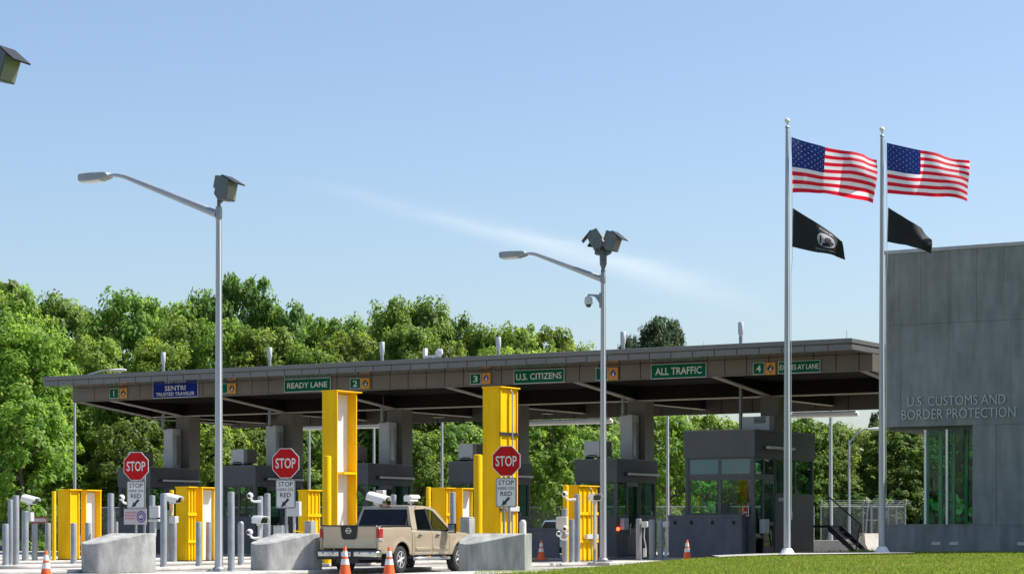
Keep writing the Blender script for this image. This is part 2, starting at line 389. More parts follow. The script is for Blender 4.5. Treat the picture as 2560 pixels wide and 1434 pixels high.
# ================================================================ CANOPY
s0,s1=-70.2,-30.95; WC=81.2; w0u,w0l,w1r=73.9,75.84,87.5
ZT,ZCO,ZU,ZF,ZB,ZR=8.09,7.91,7.69,7.04,6.54,6.27
cx=(s0+s1)/2
can=thing('border_canopy','long low grey brown metal canopy roof spanning all the inspection booths','canopy',W(cx,WC),ROT)
def cb(): return MB()
a,b_=s0-cx,s1-cx
def y(w): return w-WC
m=cb(); m.box(a,b_,y(w0u)+.05,y(w1r)+.6,ZU,ZT-.06); m.build('roof',M['cdark'],can)
m=cb(); m.box(a-.03,b_+.03,y(w0u)-.05,y(w1r)+.66,ZCO,ZT); m.build('coping',M['cdark'],can,bevel=.02)
m=cb(); npan=43; pw=(b_-a)/npan
for i in range(npan): m.box(a+i*pw+.014,a+(i+1)*pw-.014,y(w0u),y(w0u)+.045,ZU-.02,ZCO-.025)
m.build('upper_panel',M['cdark'],can,bevel=.006)
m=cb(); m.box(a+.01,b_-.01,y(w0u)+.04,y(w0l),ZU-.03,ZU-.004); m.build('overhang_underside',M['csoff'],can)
m=cb(); 
for i in range(npan): m.box(a+i*pw+.40+.014 if i else a,a+(i+1)*pw+.40-.014 if i<npan-1 else b_,y(w0l),y(w0l)+.045,ZF+.05,ZU-.035)
m.build('lower_panel',M['cgrey'],can,bevel=.006)
m=cb(); m.box(a,b_,y(w0l)+.046,y(w0l)+.12,ZF,ZU-.03); m.build('panel_backing',M['joint'],can)
m=cb(); m.box(a,b_,y(w0l)-.03,y(w0l)+.2,ZF,ZF+.045); m.build('drip_edge',M['cgrey'],can)
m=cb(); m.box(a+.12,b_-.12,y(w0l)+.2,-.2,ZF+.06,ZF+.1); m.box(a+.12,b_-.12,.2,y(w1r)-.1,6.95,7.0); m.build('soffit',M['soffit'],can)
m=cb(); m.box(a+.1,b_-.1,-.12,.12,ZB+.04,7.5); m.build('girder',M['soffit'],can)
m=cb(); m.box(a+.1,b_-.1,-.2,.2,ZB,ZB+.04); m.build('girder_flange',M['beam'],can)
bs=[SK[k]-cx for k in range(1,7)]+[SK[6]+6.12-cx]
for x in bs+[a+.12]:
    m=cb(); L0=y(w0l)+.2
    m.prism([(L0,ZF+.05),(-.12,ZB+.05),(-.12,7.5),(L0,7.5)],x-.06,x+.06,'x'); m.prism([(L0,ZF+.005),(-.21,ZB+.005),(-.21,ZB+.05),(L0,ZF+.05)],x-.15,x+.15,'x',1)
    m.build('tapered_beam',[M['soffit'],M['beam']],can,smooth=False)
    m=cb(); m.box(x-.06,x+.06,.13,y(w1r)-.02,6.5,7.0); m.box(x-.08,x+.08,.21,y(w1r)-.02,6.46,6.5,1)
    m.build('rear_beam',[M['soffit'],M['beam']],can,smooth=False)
m=cb(); m.box(a,b_,y(w1r),y(w1r)+.12,ZR,ZU)
for i in range(26): m.box(a+1.5*i+.4,a+1.5*i+.43,y(w1r)-.012,y(w1r),ZR+.02,6.9,1)
m.build('rear_fascia',[M['cgrey'],M['joint']],can,smooth=False)
for x0,x1 in ((a-.012,a+.06),(b_-.06,b_+.012)):
    m=cb(); m.prism([(y(w0l)+.002,ZF-.004),(0,ZB-.03),(y(w1r),6.38),(y(w1r),ZU-.004),(y(w0l)+.002,ZU-.034)],x0,x1,'x'); m.build('end_fascia',M['cgrey'],can,smooth=False)
for k in range(1,7):
    m=cb(); x=SK[k]-cx; m.box(x-.42,x+.42,-.08,.72,.02,ZB+.02 if k else 0); m.build('column',M['cgrey'],can,bevel=.01)

def on_plane(px,py,w):
    t=tx(px); D=w/(t*ST+CT); return D*(t*CT-ST), zat(py,D), D
# lane signs fixed to the lower panels
WS=w0l-.05
def lane_sign(name,label,x0,x1,y0,y1,bg,lines,group=None,cat='sign',textm='signwhite',wmul=1.0):
    sa,_,_=on_plane(x0,y0,WS); sb,_,_=on_plane(x1,y0,WS); sc,zt,_=on_plane((x0+x1)/2,y0,WS); _,zb,_=on_plane((x0+x1)/2,y1,WS)
    w=sb-sa; h=zt-zb; zc=(zt+zb)/2; m=MB()
    m.box(-w/2,w/2,-.018,.03,-h/2,h/2,1); m.box(-w/2+.02,w/2-.02,-.0215,-.0185,-h/2+.02,h/2-.02,0)
    for txt,fw,fh,fy in lines:
        if txt=='1':
            m.prism([(-.02,-h*.29),(.02,-h*.29),(.02,h*.29),(-.008,h*.29),(-.055,h*.17),(-.055,h*.10),(-.02,h*.17)],-.0245,-.0225,'y',2); continue
        m.text(txt,lambda x,yy,d:(x,-.0245,yy+fy*h),fw*w,fh*h,2,bold=.012)
    o=m.build(name,[M[bg],M['signwhite'],M[textm]],smooth=False,loc=W((sa+sb)/2,WS,zc),rz=ROT)
    return tag(o,label,cat,group)
LS='lane_sign'; G='lane signs on the canopy'
lane_sign(LS,'blue SENTRI trusted traveler lane sign on the canopy front',383,495,957.5,993,'blue',[('SENTRI',.46,.34,.17),('TRUSTED TRAVELER',.86,.24,-.24)],G)
lane_sign(LS,'green READY LANE sign on the canopy front',711,827,945.5,978,'green',[('READY LANE',.86,.42,0)],G)
lane_sign(LS,'green U.S. CITIZENS lane sign on the canopy front',1285,1411,922.5,957,'green',[('U.S. CITIZENS',.90,.46,0)],G)
lane_sign(LS,'green ALL TRAFFIC lane sign on the canopy front',1628,1766,908,944.5,'green',[('ALL TRAFFIC',.84,.50,0)],G)
lane_sign(LS,'green sign ending in LANE on the canopy, crossed by a flagpole',1946,2051,901,932,'green',[('EXPRES AY LANE',.92,.42,0)],G)
NG='green lane number plates on the canopy'
for txt,x0,x1,y0,y1,lab in (('1',274,297,970.5,995.5,'green number plate reading one on the canopy front'),('2',875.5,902,945,971.5,'green number plate reading two on the canopy front'),
        ('3',1176,1203,933,960,'green number plate reading three on the canopy front'),('4',1883,1911.5,905.5,936,'green number plate reading four on the canopy front')):
    lane_sign('lane_number',lab,x0,x1,y0,y1,'green',[(txt,.22 if txt=='1' else .40,.58,0)],NG)
for x0,x1,y0,y1,lab in ((556,569.5,958,983,'blank green plate on the canopy half hidden by the tall lamp post'),(1490,1520,918.5,950,'blank green plate on the canopy crossed by the second lamp post')):
    lane_sign('lane_number',lab,x0,x1,y0,y1,'green',[],NG)
def diamond_sign(label,x0,x1,y0,y1,var):
    sa,_,_=on_plane(x0,y0,WS); sb,_,_=on_plane(x1,y0,WS); _,zt,_=on_plane((x0+x1)/2,y0,WS); _,zb,_=on_plane((x0+x1)/2,y1,WS)
    w=sb-sa; h=zt-zb; m=MB(); m.box(-w/2,w/2,-.018,.03,-h/2,h/2,0)
    m.prism([(-w*.36,0),(0,-h*.38),(w*.36,0),(0,h*.38)],-.0215,-.0185,'y',1)
    m.prism([(-w*.13,-h*.02),(0,-h*.30),(w*.15,-h*.02),(w*.04,h*.02)],-.0245,-.022,'y',2)
    m.prism([(w*.02,h*.04),(w*.11,h*.04),(w*.05,h*.22)],-.0245,-.022,'y',2)
    o=m.build('diamond_sign',[M['signorange'],M['signblack' if var else 'signblue'],M['signwhite']],smooth=False,loc=W((sa+sb)/2,WS,(zt+zb)/2),rz=ROT)
    tag(o,label,'sign','orange diamond signs on the canopy')
diamond_sign('orange sign with dark diamond beside the plate reading one',299.5,318,970,995,1)
diamond_sign('orange diamond sign just beyond the tall lamp post',570.5,590,957.5,983.5,1)
diamond_sign('orange sign with dark diamond beside the plate reading two',903.5,924.5,944.5,971.5,1)
diamond_sign('orange sign with blue diamond beside the plate reading three',1205,1226.5,931.5,959,0)
diamond_sign('orange diamond sign beside the second lamp post',1521.5,1545,918,949,0)
diamond_sign('orange sign with dark diamond beside the plate reading four',1914,1939,905.5,936,1)

# ================================================================ BOOTHS
def window(parent,p0,p1,z0,z1,glass='glass',fw=.05,fd=.07,nm='window'):
    """a framed pane between two plan points of a wall"""
    p0=Vector((p0[0],p0[1],0)); p1=Vector((p1[0],p1[1],0)); d=(p1-p0); L=d.length; d.normalize(); nn=Vector((d.y,-d.x,0))
    def bx(m,u0,u1,a0,a1,n0,n1,mi=0):
        vs=[p0+d*u+nn*q+Vector((0,0,z)) for z in (a0,a1) for q in (n0,n1) for u in (u0,u1)]
        m.add(vs,[(0,2,3,1),(4,5,7,6),(0,1,5,4),(2,6,7,3),(0,4,6,2),(1,3,7,5)],mi)
    m=MB(); h=fd/2
    bx(m,0,fw,z0,z1,-h,h); bx(m,L-fw,L,z0,z1,-h,h); bx(m,fw,L-fw,z0,z0+fw,-h,h); bx(m,fw,L-fw,z1-fw,z1,-h,h)
    f=m.build(nm,M['bframe'],parent,smooth=False)
    g=MB(); bx(g,fw,L-fw,z0+fw,z1-fw,-.008,.008) if glass!='frost' else bx(g,fw,L-fw,z0+fw,z1-fw,-.02,.02)
    g.build('pane',M[glass],f,smooth=False); return f
HW,LN=.95,3.4
def booth(label):
    t=thing('inspection_booth',label,'booth',(0,0,0),ROT,'inspection booths under the canopy')
    zs,zp,zr=1.72,3.15,4.02
    m=MB(); m.box(-HW,HW,0,.12,KH,zs); m.box(-HW,-HW+.12,.121,LN,KH,zs); m.box(HW-.12,HW,.121,.95,KH,zs); m.box(HW-.12,HW,1.95,LN,KH,zs); m.box(-HW+.121,HW-.121,LN-.12,LN,KH,zs)
    m.build('lower_wall',M['booth'],t,smooth=False)
    m=MB(); m.box(-HW-.04,HW+.04,-.04,LN+.04,zp,zr-.01); m.build('cladding_band',M['booth'],t,bevel=.01)
    m=MB(); m.box(-HW-.05,HW+.05,-.05,LN+.05,zr-.01,zr+.03); m.build('roof',M['cdark'],t)
    m=MB(); m.box(-HW+.13,HW-.13,.13,LN-.13,KH,KH+.05); m.build('floor',M['black'],t)
    for x in (-HW+.05,HW-.05):
        for yy in (.05,LN-.05): m=MB(); m.box(x-.05,x+.05,yy-.05,yy+.05,zs,zp); m.build('corner_post',M['bframe'],t,smooth=False)
    window(t,(-HW+.1,.05),(0,.05),zs,zp); window(t,(0,.05),(HW-.1,.05),zs,zp)
    window(t,(HW-.05,.1),(HW-.05,.93),zs,zp); window(t,(HW-.05,2.0),(HW-.05,3.3),zs,zp)
    window(t,(-HW+.05,3.3),(-HW+.05,1.7),zs,zp); window(t,(-HW+.05,1.7),(-HW+.05,.1),zs,zp)
    window(t,(HW-.1,LN-.05),(-HW+.1,LN-.05),zs,zp)
    d=MB(); d.box(HW-.08,HW-.03,.97,1.03,KH+.05,zp); d.box(HW-.08,HW-.03,1.87,1.93,KH+.05,zp); d.box(HW-.08,HW-.03,1.03,1.87,KH+.05,1.15); d.box(HW-.08,HW-.03,1.03,1.87,2.95,zp); dd=d.build('door',M['bframe'],t,smooth=False)
    d=MB(); d.box(HW-.06,HW-.05,1.03,1.87,1.15,2.95); d.build('pane',M['glass'],dd); d=MB(); d.box(HW-.03,HW+.03,1.08,1.12,1.0,1.4); d.build('handle',M['alu'],dd)
    m=MB(); m.box(HW+.04,HW+.10,.55,3.3,zp+.22,zp+.36,1); m.box(HW+.10,HW+.26,.75,3.28,zp+.25,zp+.34,0); m.build('light_strip',[M['diffuser'],M['black']],t,bevel=.01)
    m=MB(); m.box(HW,HW+.22,.25,.62,1.18,1.66); m.build('pass_box',M['boxwhite'],t,bevel=.02)
    m=MB(); m.box(-HW+.2,HW-.3,.35,.9,KH+.6,KH+1.35); m.box(-.3,.2,.45,.5,KH+1.4,KH+1.85); m.build('counter',M['steel'],t)
    return t
LB=['charcoal inspection booth furthest along, behind the first STOP sign','charcoal inspection booth behind the tall lamp post and second STOP sign',
    'charcoal inspection booth between the white lined yellow portal and the pickup','charcoal inspection booth mostly behind the STOP sign on yellow portal','charcoal inspection booth with open doorway behind the ribbed yellow monitor']
b1=booth(LB[0]); b1.location=W(SK[1],77.7)
for k in range(2,6): dup(b1,W(SK[k],77.7),None,LB[k-1])
m=MB(); m.lathe([(.06,0),(.075,.02),(.075,.05),(.05,.09)],(0,0,0),16,Matrix.Rotation(R(90),4,'X'))
tag(m.build('signal_lamp',M['redlamp'],loc=W(SK[5]+HW+.06,77.75,1.22),rz=ROT),'small round red signal lamp lit beside the booth doorway','lamp')

# big booth at the last lane
BW,BL=1.475,5.6
t=thing('inspection_booth','large two tier charcoal booth with teal upper windows beside the first flagpole','booth',W(SK[6],76.5),ROT)
zs,zt,zp,zr=1.77,3.22,3.97,5.01; K=KH+.02
m=MB(); m.box(-BW,BW,0,.14,K,zs); m.box(-BW,-BW+.14,.141,BL,K,zs); m.box(BW-.14,BW,1.9,BL,K,zs+.8) ; m.box(-BW+.141,BW-.141,BL-.14,BL,K,zs); m.build('lower_wall',M['booth'],t,smooth=False)
m=MB(); m.box(-BW-.05,BW+.05,-.05,BL+.05,zp,zr-.02); m.build('cladding_band',M['booth'],t,bevel=.012)
m=MB(); m.box(-BW-.065,BW+.065,-.065,BL+.065,zr-.02,zr+.03); m.build('roof',M['cdark'],t)
m=MB(); m.box(-BW+.15,BW-.15,.15,BL-.15,K,K+.04); m.build('floor',M['black'],t)
for x in (-BW+.06,BW-.06):
    for yy in (.06,BL-.06): m=MB(); m.box(x-.06,x+.06,yy-.06,yy+.06,zs if yy<1 or x<0 else zs+.8,zp); m.build('corner_post',M['bframe'],t,smooth=False)
m=MB(); m.box(-BW+.12,BW-.12,.02,.1,zt-.05,zt+.05); m.box(BW-.1,BW-.02,.12,1.9,zt-.05,zt+.05)
m.build('transom_frame',M['bframe'],t,smooth=False)
for x0,x1 in ((-BW+.12,0),(0,BW-.12)):
    window(t,(x0,.06),(x1,.06),zs,zt-.05,fw=.07); window(t,(x0,.06),(x1,.06),zt+.05,zp,'frost',fw=.07)
window(t,(BW-.06,.12),(BW-.06,.85),zs-.9,zt-.05); window(t,(BW-.06,.12),(BW-.06,.95),zt+.05,zp,fw=.06); window(t,(BW-.06,.95),(BW-.06,1.9),zt+.05,zp,fw=.06)
window(t,(BW-.06,2.0),(BW-.06,3.9),zs+.8,zp); window(t,(BW-.06,3.9),(BW-.06,BL-.12),zs+.8,zp)
window(t,(-BW+.06,BL-.12),(-BW+.06,2.8),zs,zp); window(t,(-BW+.06,2.8),(-BW+.06,.12),zs,zp); window(t,(BW-.12,BL-.06),(-BW+.12,BL-.06),zs,zp)
d=MB(); d.box(BW-.09,BW-.03,.9,.98,K,zt-.05); d.box(BW-.09,BW-.03,1.8,1.88,K,zt-.05); d.box(BW-.09,BW-.03,.98,1.8,K,.55); d.box(BW-.09,BW-.03,.98,1.8,1.35,1.5); d.box(BW-.09,BW-.03,.98,1.8,zt-.25,zt-.05); dd=d.build('door',M['bframe'],t,smooth=False)
d=MB(); d.box(BW-.065,BW-.055,.98,1.8,1.5,zt-.25); d.box(BW-.065,BW-.055,.98,1.8,.55,1.35); d.build('pane',M['glass'],dd); d=MB(); d.box(BW-.03,BW+.04,1.02,1.06,1.1,1.6); d.build('handle',M['alu'],dd)
m=MB(); m.box(BW+.05,BW+.1,.7,3.2,zp+.32,zp+.46,1); m.box(BW+.1,BW+.28,.85,3.2,zp+.34,zp+.44,0); m.build('light_strip',[M['diffuser'],M['black']],t,bevel=.01)
m=MB(); m.box(BW,BW+.25,.45,.85,1.05,1.6); m.build('pass_box',M['boxwhite'],t,bevel=.02)
m=MB(); m.box(-BW+.3,BW-.4,.5,1.2,K+.6,K+1.5); m.box(-.5,.1,.7,.75,K+1.55,K+2.1); m.box(.3,.7,1.6,2.0,K+.4,K+1.9); m.build('counter',M['steel'],t)
m=MB(); m.box(BW+.001,BW+.02,2.2,3.0,2.3,2.44); m.build('notice_strip',M['boxwhite'],t)
# low wall before the big booth, notice, stair
m=MB(); m.box(-1.55,1.6,0,.35,.02,1.66); m.box(-1.56,1.61,-.02,.37,1.66,1.76); 
for x in (-1.3,-.6,.3,1.2): m.box(x,x+.12,-.032,-.0205,1.40,1.54,1)
tag(m.build('barrier_wall',[M['wallgrey'],M['joint']],bevel=.012,loc=W(SK[6]-.35,75.9),rz=ROT),'low blue grey concrete barrier wall in front of the large booth','wall')
sa,z_,D_=on_plane(1864.5,1277,76.42)
m=MB(); m.prism([(-.13,-.16),(-.08,-.2),(.08,-.2),(.13,-.16),(.13,.2),(-.13,.2)],-.012,.012,'y',0); m.prism([(-.105,-.14),(.105,-.14),(.105,.18),(-.105,.18)],-.0155,-.0125,'y',1); m.box(-.07,.07,-.019,-.016,-.05,-.02,0); m.box(-.07,.07,-.019,-.016,.02,.1,2)
tag(m.build('notice_sign',[M['signwhite'],M['rust'],M['signred']],smooth=False,loc=W(sa,76.42,z_),rz=ROT),'small dark red notice plate with white rim on the large booth window','sign')
st=thing('metal_stair','black steel stair with handrail at the rear of the large booth','stair',W(-36.4,82.2,.05),ROT)
m=MB(); m.box(.05,1.0,0,1.2,1.22,1.32); m.build('landing',M['steel'],st)
for i in range(5):
    m=MB(); m.box(1.0+i*.27,1.27+i*.27,.05,1.15,1.02-i*.24,1.06-i*.24); m.build('tread',M['steel'],st)
for yy in (0,1.15):
    m=MB(); m.prism([(.95,1.30),(1.05,1.30),(2.5,.02),(2.25,.02),(.95,1.1)],yy,yy+.05,'y'); m.build('stringer',M['steel'],st,smooth=False)
m=MB(); m.tube([(1.0,.02,1.3),(1.0,.02,2.45),(2.35,.02,1.35),(2.15,.02,.25)],.035,8); m.build('handrail',M['steel'],st)
# things on the booth roofs
def hvac(label):
    t=thing('rooftop_unit',label,'air conditioner',(0,0,0),ROT,'air conditioners on the booth roofs')
    m=MB(); m.box(-.42,.30,-.35,.35,.1,.75); m.build('cabinet',M['boxwhite'],t,bevel=.015)
    m=MB(); m.box(.301,.50,-.34,.34,.12,.74); m.build('side_cover',M['cgrey'],t,bevel=.01)
    m=MB(); m.tube([(-.3,-.42,.05),(-.2,-.42,.16),(.15,-.42,.16),(.25,-.42,.03)],.02,6); m.build('hose',M['black'],t)
    m=MB(); m.box(-.40,-.3,-.3,.3,0,.1); m.box(.2,.3,-.3,.3,0,.1); m.build('feet',M['black'],t)
    return t
HL=['pale grey air conditioner on the furthest booth roof','pale grey air conditioner on the booth behind the second STOP sign','pale grey air conditioner on the booth behind the pickup truck',
    'pale grey air conditioner beside the STOP sign portal, on booth roof','pale grey air conditioner on the booth behind the second lamp post']
h1=hvac(HL[0]); h1.location=W(SK[1]-.45,78.6,4.05)
for k in range(2,6): dup(h1,W(SK[k]-.45,78.6,4.05),None,HL[k-1])
m=MB(); m.box(-.62,.55,-.35,.35,0,.56); m.box(.551,.75,-.34,.34,0.01,.57,1)
for i in range(5): m.box(-.1,.4,-.362,-.3505,.30+i*.05,.33+i*.05,2)
tag(m.build('rooftop_unit',[M['boxwhite'],M['cgrey'],M['joint']],bevel=.01,loc=W(SK[6]+.75,78.6,5.05),rz=ROT),'louvred grey air conditioner on the large booth roof','air conditioner')
EL='tall pale grey electrical enclosure on the roof of the '
EN=['furthest booth','booth behind the second STOP sign','booth behind the pickup truck','booth behind the yellow STOP portal','booth behind the second lamp post']
for k in range(1,6):
    dx=-.2 if k<3 else 0
    m=MB(); m.box(-.28,.27,0,.6,0,1.9); m.box(.271,.285,.1,.5,.2,1.6,1)
    tag(m.build('electrical_enclosure',[M['boxwhite'],M['alu']],bevel=.012,loc=W(SK[k]-.075+dx,80.4,4.05),rz=ROT),EL+EN[k-1],'enclosure','electrical enclosures on booth roofs')
PX=[408,674,955,1246,1557.5,1852]; PT=[880,868,854,842,829,805]; PN=['nearest the far canopy end','beside the second booth column','above the pickup truck','above the yellow STOP portal','beside the pine tree','near the first flagpole']
for k in range(1,7):
    t=tx(PX[k-1]); D=80.15/(t*ST+CT); s=D*(t*CT-ST); zt=zat(PT[k-1],D)
    z0=5.9 if k<6 else 5.05
    if k==4: z0=4.06
    th=thing('vent_pipe','grey vent pipe with white cap through the canopy '+PN[k-1],'pipe',W(s,80.15,z0),ROT,'vent pipes through the canopy')
    m=MB(); m.tube([(0,0,0),(0,0,zt-z0-.5)],.075,12); m.lathe([(.13,0),(.13,.03),(.08,.06)],(0,0,0),12); m.build('pipe',M['galv'],th)
    m=MB(); m.lathe([(.07,zt-z0-.62),(.085,zt-z0-.5),(.112,zt-z0-.46),(.112,zt-z0-.02),(.10,zt-z0)],(0,0,0),14); m.build('cap',M['boxwhite'],th)
# light bars and small fittings under the canopy
for x0,x1,yy,lab in ((745,953,1064,'white hanging light bar under the canopy behind the white lined portal'),(1316,1531,1052,'white hanging light bar crossed by the second lamp post'),(1977,2146,1034,'white hanging light bar between the two flagpoles')):
    sa,_,_=on_plane(x0,yy,89.2); sb,zz,_=on_plane(x1,yy,89.2); L=sb-sa
    th=thing('light_bar',lab,'light',W((sa+sb)/2,89.2,zz),ROT,'hanging light bars')
    m=MB(); m.tube([(-L/2,0,0),(-L/2+.06,0,.0),(L/2-.06,0,0),(L/2,0,0)],[.07,.11,.11,.07],14); m.build('diffuser',M['diffuser'],th)
    m=MB(); m.box(-L/2+.1,L/2-.1,-.06,.06,.105,.15); m.build('housing',M['boxwhite'],th)
    for q in (-.35,.35):
        m=MB(); m.tube([(q*L,0,.15),(q*L,0,ZR-zz if zz<ZR-.2 else .3)],.015,6); m.build('rod',M['galv'],th)
for px,py,lab in ((1097,1043,'small pale fitting under the canopy above the pickup cab'),(1368,1034,'small pale fitting under the canopy beyond the STOP sign portal')):
    s,z,D=on_plane(px,py,86.4)
    m=MB(); m.box(-.04,.04,-.04,.04,.05,6.95-z); m.lathe([(.28,0),(.24,.03),(.1,.07)],(0,0,0),14)
    tag(m.build('ceiling_fitting',M['beam'],loc=W(s,86.4,z),rz=ROT),lab,'light','ceiling fittings under the canopy')
# device and whip aerials on the canopy roof
s,z,D=on_plane(1083,885,75.2)
th=thing('roof_radar','white sensor box and round dish on a bar on the canopy roof','antenna',W(s,75.2,ZT),ROT)
q=z-ZT
m=MB(); m.box(-.38,.35,-.05,.05,q-.12,q-.04); m.tube([(0,0,0),(0,0,q-.1)],.04,8); m.tube([(-.3,0,0),(-.3,0,q-.1)],.03,8); m.build('bar',M['dish'],th)
m=MB(); m.box(-.46,-.33,-.09,.09,q-.14,q+.26); m.build('sensor_box',M['dish'],th,bevel=.015)
m=MB(); m.lathe([(.02,-.12),(.12,-.1),(.17,0),(.16,.06),(.03,.1)],(.3,0,q+.06),18,Matrix.Rotation(R(70),4,'X')); m.build('dish',M['dish'],th)
m=MB(); m.box(.75,1.0,-.06,.06,0,.09); m.build('junction_box',M['boxwhite'],th)
for px,py,lab in ((1759,852,'thin whip aerial on the canopy near the lone vent pipe'),(2117,824,'thin whip aerial at the canopy corner beyond the first flagpole')):
    s,z,D=on_plane(px,py,77)
    m=MB(); m.tube([(0,0,0),(0,0,z-ZT)],[.02,.012],6); tag(m.build('aerial',M['alu'],loc=W(s,77,ZT)),lab,'aerial','aerials on the canopy')
# ================================================================ CUSTOMS BUILDING
BO=W(-28.7,71.5,0)
def bz(py,px=2300):
    w=71.5; D=w/(tx(px)*ST+CT); return zat(py,D)
def bx_(px): s,_,_=on_plane(px,1000,71.5); return s+28.7
bd=thing('customs_building','tall grey cast concrete customs building with glazed corner behind the flagpoles','building',BO,ROT)
z_roof=bz(627,2215); z_head=bz(1065,2300); z_sill=bz(1312,2300); z_row=bz(812,2260)
m=MB(); m.box(.02,16,.06,14,z_head+.004,z_roof-.12); m.build('upper_block',M['wallgrey'],bd,smooth=False)
seams=[0,bx_(2236),bx_(2302),bx_(2372),bx_(2441),bx_(2509)]; 
while seams[-1]<15: seams.append(seams[-1]+.98)
seams.append(16)
low=[0,bx_(2252),bx_(2252)+1.9,bx_(2252)+3.9]
while low[-1]<14: low.append(low[-1]+2.0)
low.append(16)
m=MB()
for a,b_ in zip(seams[:-1],seams[1:]):
    if b_-a>.1: m.box(a+.0015,b_-.0015,0,.055,z_row+.003,z_roof-.12)
for a,b_ in zip(low[:-1],low[1:]): m.box(a+.0015,b_-.0015,0,.055,z_head,z_row-.003)
m.box(-.005,.02,.056,14,z_head,z_roof-.12)
m.build('wall_panel',M['panels'],bd,bevel=.006,seg=1)
m=MB(); m.box(-.04,16.04,-.04,14.04,z_roof-.12,z_roof); m.build('coping',M['alu'],bd,bevel=.01)
m=MB(); m.box(0,16,-.02,.28,.2,z_sill); m.box(-.01,16.01,-.035,.29,z_sill,z_sill+.04); m.build('sill_wall',M['panels'],bd,smooth=False)
xg0,xg1,xg2=bx_(2311),bx_(2365),bx_(2431)
m=MB(); m.box(xg2,bx_(2490),.005,.26,z_sill+.04,z_head-.003); m.box(bx_(2490)+.01,16,.005,.26,z_sill+.04,z_head-.003); m.build('lower_wall_panel',M['panels'],bd,bevel=.006,seg=1)
m=MB(); m.box(0.02,16,.28,14,z_head-.12,z_head); m.build('ceiling',M['booth'],bd)
m=MB(); m.box(xg0,16,.3,13,.3,.42); m.build('floor',M['road'],bd)
m=MB(); m.box(6,6.2,.3,13,.42,z_head-.12); m.box(xg0+.1,6,12.8,13,.42,z_head-.12); m.build('inner_wall',M['wallgrey'],bd)
def pane(x0,x1,y0,y1):
    f=MB(); q=.035 if y0==y1 else .05
    if y0==y1: f.box(x0-q,x0+q,y0-.06,y0+.06,z_sill+.04,z_head-.12); g=MB(); g.box(x0+q,x1-q,y0-.008,y0+.008,z_sill+.04,z_head-.12)
    else: f.box(x0-.06,x0+.06,y0-q,y0+q,.42,z_head-.12); g=MB(); g.box(x0-.008,x0+.008,y0+q,y1-q,.42,z_head-.12)
    o=f.build('window',M['white'],bd,smooth=False); g.build('pane',M['bglass'],o,smooth=False)
pane(xg0,xg1,.12,.12); pane(xg1,xg2,.12,.12)
for i in range(8): pane(xg0,xg0,.25+i*1.3,1.55+i*1.3)
T1=(bx_(2270)+bx_(2515))/2; T2=(bx_(2255)+bx_(2540))/2
zl1=(bz(988,2390)+bz(1012,2390))/2; zl2=(bz(1019.5,2390)+bz(1046,2390))/2; hl=bz(1020,2390)-bz(1046,2390)
m=MB()
m.text('U.S. CUSTOMS AND',lambda x,yy,d:(T1+x,-.055+d,zl1+yy),bx_(2515)-bx_(2270),hl*.92,0,.035,bold=-.004)
m.text('BORDER PROTECTION',lambda x,yy,d:(T2+x,-.055+d,zl2+yy),bx_(2540)-bx_(2255),hl*.96,0,.035,bold=-.004)
m.build('lettering',M['letters'],bd,smooth=False)
for p0,p1 in ((2330,2352),(2375,2397),(2545,2566)):
    m=MB(); m.box(bx_(p0),bx_(p1),-.05,-.0205,bz(1361,2340),bz(1353,2340)); m.build('vent',M['boxwhite'],bd)
# pale furniture behind the glass and a utility box by the porch
m=MB(); m.box(-.5,.5,-.3,.3,.62,.72); m.box(-.45,-.35,-.25,.25,0,.62); m.box(.35,.45,-.25,.25,0,.62)
tag(m.build('desk',M['dish'],bevel=.02,loc=W(-26.3,73.4,.42),rz=ROT+.4),'white desk standing behind the customs building glass','desk')
m=MB(); m.box(-.25,.25,-.25,.25,.4,.48); m.prism([(.2,.48),(.26,1.15),(.3,1.15),(.26,.48)],-.24,.24,'x')
for sx in (-.2,.2):
    for sy in (-.2,.2): m.tube([(sx,sy,0),(sx,sy,.4)],.02,6)
tag(m.build('chair',M['ivory'],bevel=.01,loc=W(-25.6,72.6,.42),rz=ROT-.9),'pale chair inside beside the second mullion','chair')
p=Vector((tx(2296)*79,79,lawn_z(13))); m=MB(); m.box(-.23,.23,-.2,.2,0,.95); m.box(-.25,.25,-.22,.22,.95,1.0)
tag(m.build('utility_box',M['boxwhite'],bevel=.02,loc=p,rz=ROT),'pale blue grey utility box beside the glazed corner','box')

# ================================================================ FLAGPOLES AND FLAGS
def flagpole(px,D,ytop,yball,label):
    x=tx(px)*D; z0=lawn_z(x)+.03; zt=zat(ytop,D); h=zt-z0
    t=thing('flagpole',label,'flagpole',(x,D,z0),0,'flagpoles on the lawn')
    m=MB(); m.tube([(0,0,.05),(0,0,h*.25),(0,0,h*.6),(0,0,h)],[.115,.11,.085,.055],20); m.build('pole',M['alu'],t)
    m=MB(); m.lathe([(.30,0),(.30,.035),(.22,.10),(.17,.2),(.125,.24)],(0,0,0),24); m.build('base_collar',M['dish'],t)
    m=MB(); m.tube([(0,0,h),(0,0,h+.13)],.018,8); m.lathe([(.06,h-.03),(.075,h),(.05,h+.04)],(0,0,0),16); m.build('truck',M['galv'],t)
    m=MB(); m.ball((0,0,zat(yball,D)-z0),.085,18); m.build('finial_ball',M['ivory'],t)
    m=MB(); m.tube([(.08,-.02,h-.12),(.15,-.03,h*.93),(.16,-.03,h*.69),(.12,-.03,h*.66),(.13,-.03,1.3)],.009,6); m.build('halyard',M['boxwhite'],t)
    m=MB(); m.box(.1,.16,-.02,.03,1.15,1.4); m.build('cleat',M['alu'],t)
    return x
flagpole(1968,70,318,302,'tall silver flagpole between the booth and the building, ball finial on top')
flagpole(2205,71.9,340,324,'silver flagpole directly at the corner of the concrete building')
